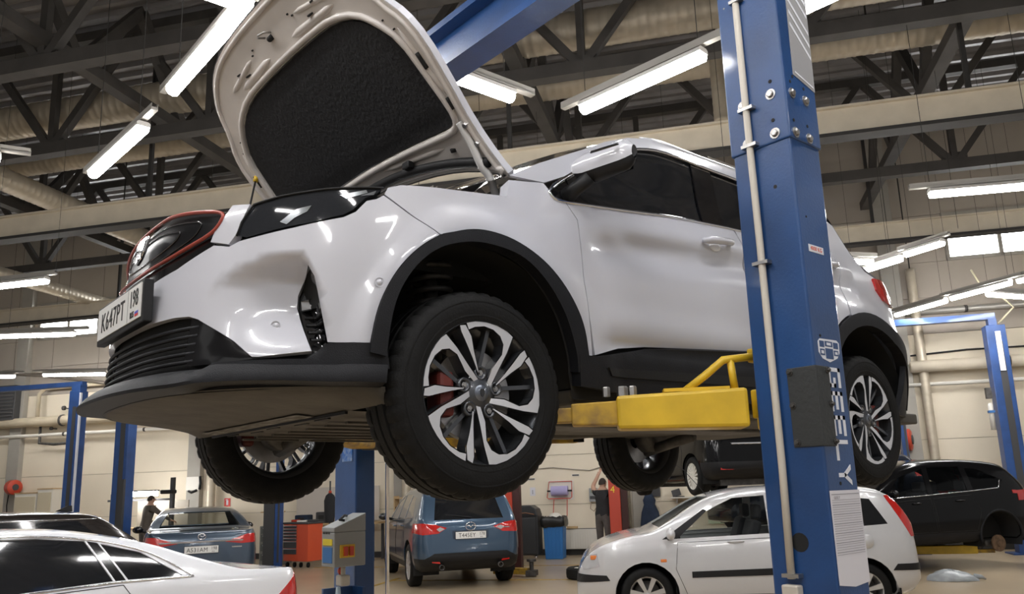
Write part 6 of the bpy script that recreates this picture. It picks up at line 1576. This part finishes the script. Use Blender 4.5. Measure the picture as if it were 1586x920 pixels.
hp = hthing('wall_phone_box', 'beige wall box with black handset on the cream wall', 'box', -12.36, WALL - .10, 1.82); P(hp, 'box', (-.05, 0, .18), (.42, .18, .36), white_goods, .02); MB().tube([(.17, -.08, .36), (.21, -.11, .18), (.17, -.08, .02)], .035, 8).build('handset', black_plastic, hp, True, world=False); MB().tube([(.1, -.10, .0), (-.05, -.12, -.06), (-.15, -.10, -.02)], .035, 8).build('cable_roll', black_plastic, hp, True, world=False); MB().tube([(-.2, -.02, .0), (-.28, -.02, -.45)], .006, 5).build('pull_cord', conduit_m, hp, True, world=False)
ht = hthing('slatted_heater', 'dark slatted heater hanging on the wall at far left', 'heater', -18.65, WALL - .25, 3.9)
P(ht, 'case', (0, 0, .55), (.70, .30, 1.15), grey_dark, .02)
for k in range(10): P(ht, 'louvre', (0, -.16, .12 + k * .10), (.62, .05, .03), mat('louvre_grey', (.10, .095, .09), .5))
def pipe(name, lab, pts, r, m, clamps=3):
    t = hthing(name, lab, 'pipe', pts[0][0], WALL, 0)
    q = [Vector((p[0] - pts[0][0], p[1], p[2])) for p in pts]
    MB().tube(q, r, 12).build('pipe_run', m, t, True, world=False)
    for k in range(clamps):
        c = q[0].lerp(q[-1], (k + .5) / clamps)
        MB().tube([c + Vector((-.03, 0, 0)), c + Vector((.03, 0, 0))], r * 1.18, 12).build('pipe_clamp', dark_steel, t, True, world=False); P(t, 'wall_bracket', (c.x, (c.y + 0) / 2, c.z), (.04, abs(c.y), .03), dark_steel)
tan_pipe = mat('pipe_tan', (.50, .43, .31), .6, noise=.12, nscale=3)
pipe('heating_pipe', 'thick tan insulated pipe along the back wall on the left', [(-26, -.3, 3.90), (-10, -.3, 3.92)], .14, tan_pipe, 6)
pipe('water_pipe', 'thin cream pipe under the thick pipe on the left wall', [(-26, -.2, 3.53), (-10, -.2, 3.53)], .05, white_goods, 6)
pipe('bent_pipe', 'tan pipe bent downward above the thick left pipe', [(-17.60, -.25, 4.05), (-17.60, -.25, 4.72), (-17.40, -.25, 4.88), (-14.0, -.25, 4.92)], .055, tan_pipe, 2)
pipe('bent_pipe', 'short tan riser pipe behind the left lift crossbar', [(-16.35, -.25, 4.05), (-16.35, -.25, 4.86)], .055, tan_pipe, 1)
pipe('valve_pipe', 'dark pipework with valve below the thick left pipe', [(-17.5, -.2, 3.85), (-17.5, -.2, 3.30), (-17.0, -.2, 3.25), (-16.0, -.2, 3.28)], .04, dark_steel, 2)
pipe('cross_cable', 'dark cable run crossing the wall below the left lamp', [(-20.0, -.4, 5.5), (-17.5, -.4, 5.25), (-15.0, -.4, 4.85), (-13.0, -.4, 4.75)], .045, mat('cable_brown', (.12, .10, .08), .7), 3)
pipe('heating_pipe', 'thick cream pipe on the wall behind the right lift', [(5.75, -.3, 3.95), (17.4, -.3, 3.97)], .13, cream, 3)
pipe('water_pipe', 'thin cream pipe below the thick pipe at right', [(5.6, -.2, 3.56), (17.4, -.2, 3.56)], .04, white_goods, 3)
pipe('wall_cable', 'black cable along the upper wall behind the right lift', [(5.5, -.03, 4.22), (7.0, -.03, 4.30), (17.4, -.03, 4.26)], .02, black_plastic, 3)
pipe('cable_tray', 'grey cable tray along the wall above the right lift', [(5.0, -.15, 5.20), (17.4, -.15, 5.24)], .07, tray_m, 3)
duct(H(6.02, WALL - .2, 1.2), H(6.02, WALL - .2, 6.2), .10, 'vertical tin duct on the wall right of the raised tail', 'wall_duct')
duct(H(-11.8, WALL - .25, .8), H(-11.8, WALL - .25, 4.6), .12, 'vertical tin duct on the wall above the slate sedan', 'wall_duct')
duct(H(-6.2, WALL - .35, .8), H(-6.2, WALL - .35, 4.4), .10, 'vertical tin duct between far column and blue-grey SUV', 'wall_duct')
# work place on the left: lamp strip, dark pole, shelf
wk = hthing('bench_lamp', 'bright white tube lamp over the left work bench', 'lamp', -12.83, 14.9, 1.755)
P(wk, 'diffuser', (0, 0, 0), (1.25, .12, .12), tube_glow, .02); P(wk, 'housing', (0, .0, .075), (1.3, .14, .03), grey_dark); P(wk, 'cross_rail', (.1, .08, -.15), (1.9, .05, .05), grey_dark); P(wk, 'lamp_shade', (.95, 0, .03), (.36, .2, .10), black_plastic, .03); P(wk, 'pole', (1.0, .1, -.68), (.09, .09, 2.12), grey_dark); P(wk, 'pole', (-.75, .1, -.86), (.06, .06, 1.75), grey_dark)
lk = hthing('work_bench', 'left work bench under the bright tube lamp', 'bench', -12.69, 15.25)
P(lk, 'bench_top', (0, 0, .9), (1.9, .6, .05), wood); P(lk, 'back_panel', (.2, .3, 1.25), (1.5, .03, .65), mat('bench_panel', (.30, .27, .22), .7))
for x in (-.85, .85): P(lk, 'leg', (x, 0, .44), (.06, .5, .88), grey_dark)
for k, (x, c, lab) in enumerate(((.75, (.65, .30, .06), 'orange can on the left work bench'), (-.5, (.5, .05, .04), 'red can on the left work bench'))):
    o_ = hthing('spray_can', lab, 'can', -12.69 + x, 15.15, .925); MB().lathe([(0, 0), (.05, 0), (.05, .28), (.03, .32), (0, .32)], 14).build('can', mat('can_%d' % k, c, .4), o_, True, world=False, angle=40); MB().lathe([(0, .32), (.018, .32), (.018, .37), (0, .37)], 10).build('cap', white_goods, o_, True, world=False)
# ------------------------------------------------------------------ workers
def skin_figure(name, label, loc, rz, joints, edges, rad, m, colors=None):
    t = thing(name, label, 'person', loc, rz)
    me = bpy.data.meshes.new('body'); names = list(joints); ix = {k: i for i, k in enumerate(names)}
    me.from_pydata([joints[k] for k in names], [(ix[a], ix[b]) for a, b in edges], [])
    o = bpy.data.objects.new('body', me); link(o); o.parent = t
    sk_ = o.modifiers.new('skin', 'SKIN'); sub = o.modifiers.new('sub', 'SUBSURF'); sub.levels = 2; sub.render_levels = 2
    for i, k in enumerate(names):
        v = me.skin_vertices[0].data[i]; r = rad.get(k, .05); v.radius = r if isinstance(r, tuple) else (r, r); v.use_root = (k == 'pelvis')
    o.modifiers['skin'].use_smooth_shade = True
    dg = bpy.context.evaluated_depsgraph_get(); dg.update()
    m2 = bpy.data.meshes.new_from_object(o.evaluated_get(dg)); o.modifiers.clear(); o.data = m2; m2.name = 'body'
    for mm in m: m2.materials.append(mm)
    for p in m2.polygons:
        c = p.center; p.material_index = colors(c) if colors else 0; p.use_smooth = True
    return t, o
def finger_set(j, e, r, side, wrist, d, up, across):
    """five fingers rooted in the palm"""
    w = Vector(wrist); d = Vector(d).normalized(); up = Vector(up).normalized(); ac = Vector(across).normalized()
    palm = w + d * .07; j[side + 'palm'] = tuple(palm); e.append((side + 'wrist', side + 'palm')); r[side + 'palm'] = (.034, .018)
    for k, (o_, L) in enumerate(((-.03, .06), (-.01, .075), (.01, .07), (.03, .055))):
        a = palm + ac * o_ + d * .03; b = a + d * L * .55 - up * .008; c = b + d * L * .45 - up * .025
        for q, p in (('a', a), ('b', b), ('c', c)): j[side + 'f%d%s' % (k, q)] = tuple(p); r[side + 'f%d%s' % (k, q)] = .0085
        e += [(side + 'palm', side + 'f%da' % k), (side + 'f%da' % k, side + 'f%db' % k), (side + 'f%db' % k, side + 'f%dc' % k)]
    a = w + d * .035 - ac * .035; b = a + d * .035 - ac * .025 - up * .01
    j[side + 'ta'] = tuple(a); j[side + 'tb'] = tuple(b); r[side + 'ta'] = .011; r[side + 'tb'] = .009; e += [(side + 'wrist', side + 'ta'), (side + 'ta', side + 'tb')]
def base_body(h=1.76, lean=0.0):
    s = h / 1.76
    j = dict(pelvis=(0, 0, .95 * s), waist=(lean * .3, 0, 1.10 * s), chest=(lean * .7, 0, 1.30 * s), neckb=(lean, 0, 1.46 * s), neck=(lean + .01, 0, 1.53 * s), head=(lean + .03, 0, 1.62 * s), crown=(lean + .025, 0, 1.72 * s))
    e = [('pelvis', 'waist'), ('waist', 'chest'), ('chest', 'neckb'), ('neckb', 'neck'), ('neck', 'head'), ('head', 'crown')]
    r = dict(pelvis=(.17, .13), waist=(.155, .115), chest=(.19, .125), neckb=(.12, .09), neck=(.055, .055), head=(.085, .10), crown=(.065, .075))
    for sd, y in (('l', 1), ('r', -1)):
        j.update({sd + 'hip': (0, .10 * y, .90 * s), sd + 'knee': (.02, .11 * y, .50 * s), sd + 'ankle': (-.01, .115 * y, .09 * s), sd + 'toe': (.15, .13 * y, .045 * s)})
        e += [('pelvis', sd + 'hip'), (sd + 'hip', sd + 'knee'), (sd + 'knee', sd + 'ankle'), (sd + 'ankle', sd + 'toe')]
        r.update({sd + 'hip': (.10, .10), sd + 'knee': .075, sd + 'ankle': .055, sd + 'toe': .042})
        j[sd + 'sh'] = (lean * .9, .19 * y, 1.41 * s); e.append(('neckb', sd + 'sh')); r[sd + 'sh'] = .075
    return j, e, r
def limbs(j, e, r, side, elbow, wrist):
    j[side + 'elbow'] = elbow; j[side + 'wrist'] = wrist; e += [(side + 'sh', side + 'elbow'), (side + 'elbow', side + 'wrist')]; r[side + 'elbow'] = .052; r[side + 'wrist'] = .034
def head_parts(t, c, hair, face):
    """ears, nose, eyes, mouth, hair cap on a head centred at c looking along +x"""
    c = Vector(c)
    mb = MB()
    rows = [[c + Vector((-.012 + .094 * sin(pi * .5 * i / 6) * cos(a) * (1 if cos(a) < 0 else .82), .088 * sin(pi * .5 * i / 6) * sin(a), .02 + .098 * cos(pi * .5 * i / 6) - (.05 * (1 - cos(a)) / 2 * (i / 6) ** 2))) for a in [2 * pi * k / 20 for k in range(20)]] for i in range(7)]
    mb.grid(rows, False, True).build('hair', hair, t, True, world=False)
    MB().ball(c + Vector((.098, 0, -.005)), .018, 8, 6, (1, .7, 1.3)).build('nose', face, t, True, world=False)
    for y in (1, -1):
        MB().ball(c + Vector((-.005, .084 * y, 0)), .03, 8, 6, (.6, .3, 1)).build('ear', face, t, True, world=False); MB().ball(c + Vector((.083, .032 * y, .022)), .010, 8, 6).build('eye', black_ink, t, True, world=False)
    MB().box(c + Vector((.088, 0, -.045)), (.012, .045, .01)).build('mouth', mat('lips', (.35, .14, .12), .6), t, world=False, bevel=.003)
# worker in grey at the left bench, seen from behind, reaching to the right
j, e, r = base_body(1.74, .10)
limbs(j, e, r, 'r', (.28, -.36, 1.22), (.50, -.26, 1.10)); limbs(j, e, r, 'l', (.12, .34, 1.15), (.34, .24, 1.05))
finger_set(j, e, r, 'r', j['rwrist'], (1, .1, -.2), (0, 0, 1), (0, 1, 0)); finger_set(j, e, r, 'l', j['lwrist'], (1, -.2, -.2), (0, 0, 1), (0, -1, 0))
def col1(c):
    if c.z > 1.47 and abs(c.y) < .13: return 1
    if (c.x > .48 and c.y < -.1) or (c.x > .33 and c.y > .1): return 1
    return 2 if c.z < .93 else 0
pe, bo = skin_figure('person', 'person in grey work jacket seen from behind at left bench', H(-12.19, 14.5), HB + radians(62), j, e, r, [cloth_grey, skin_m, cloth_trouser], col1)
head_parts(pe, j['head'], hair_m, skin_m)
# worker in black T-shirt behind the red column, arms raised
j, e, r = base_body(1.78, .03)
limbs(j, e, r, 'r', (.10, -.30, 1.60), (.16, -.20, 1.85)); limbs(j, e, r, 'l', (.12, .32, 1.58), (.20, .20, 1.84))
finger_set(j, e, r, 'r', j['rwrist'], (.5, .3, 1), (1, 0, 0), (0, 1, 0)); finger_set(j, e, r, 'l', j['lwrist'], (.5, -.3, 1), (1, 0, 0), (0, -1, 0))
def col2(c):
    if c.z > 1.50: return 1
    if abs(c.y) > .26 and c.z > 1.44: return 1
    return 2 if c.z < .97 else 0
pe2, bo = skin_figure('person', 'person in black T-shirt with raised arms at the red column', H(-1.06, 14.80), HB + radians(62), j, e, r, [cloth_dark, skin_m, cloth_trouser], col2)
head_parts(pe2, j['head'], hair_m, skin_m)
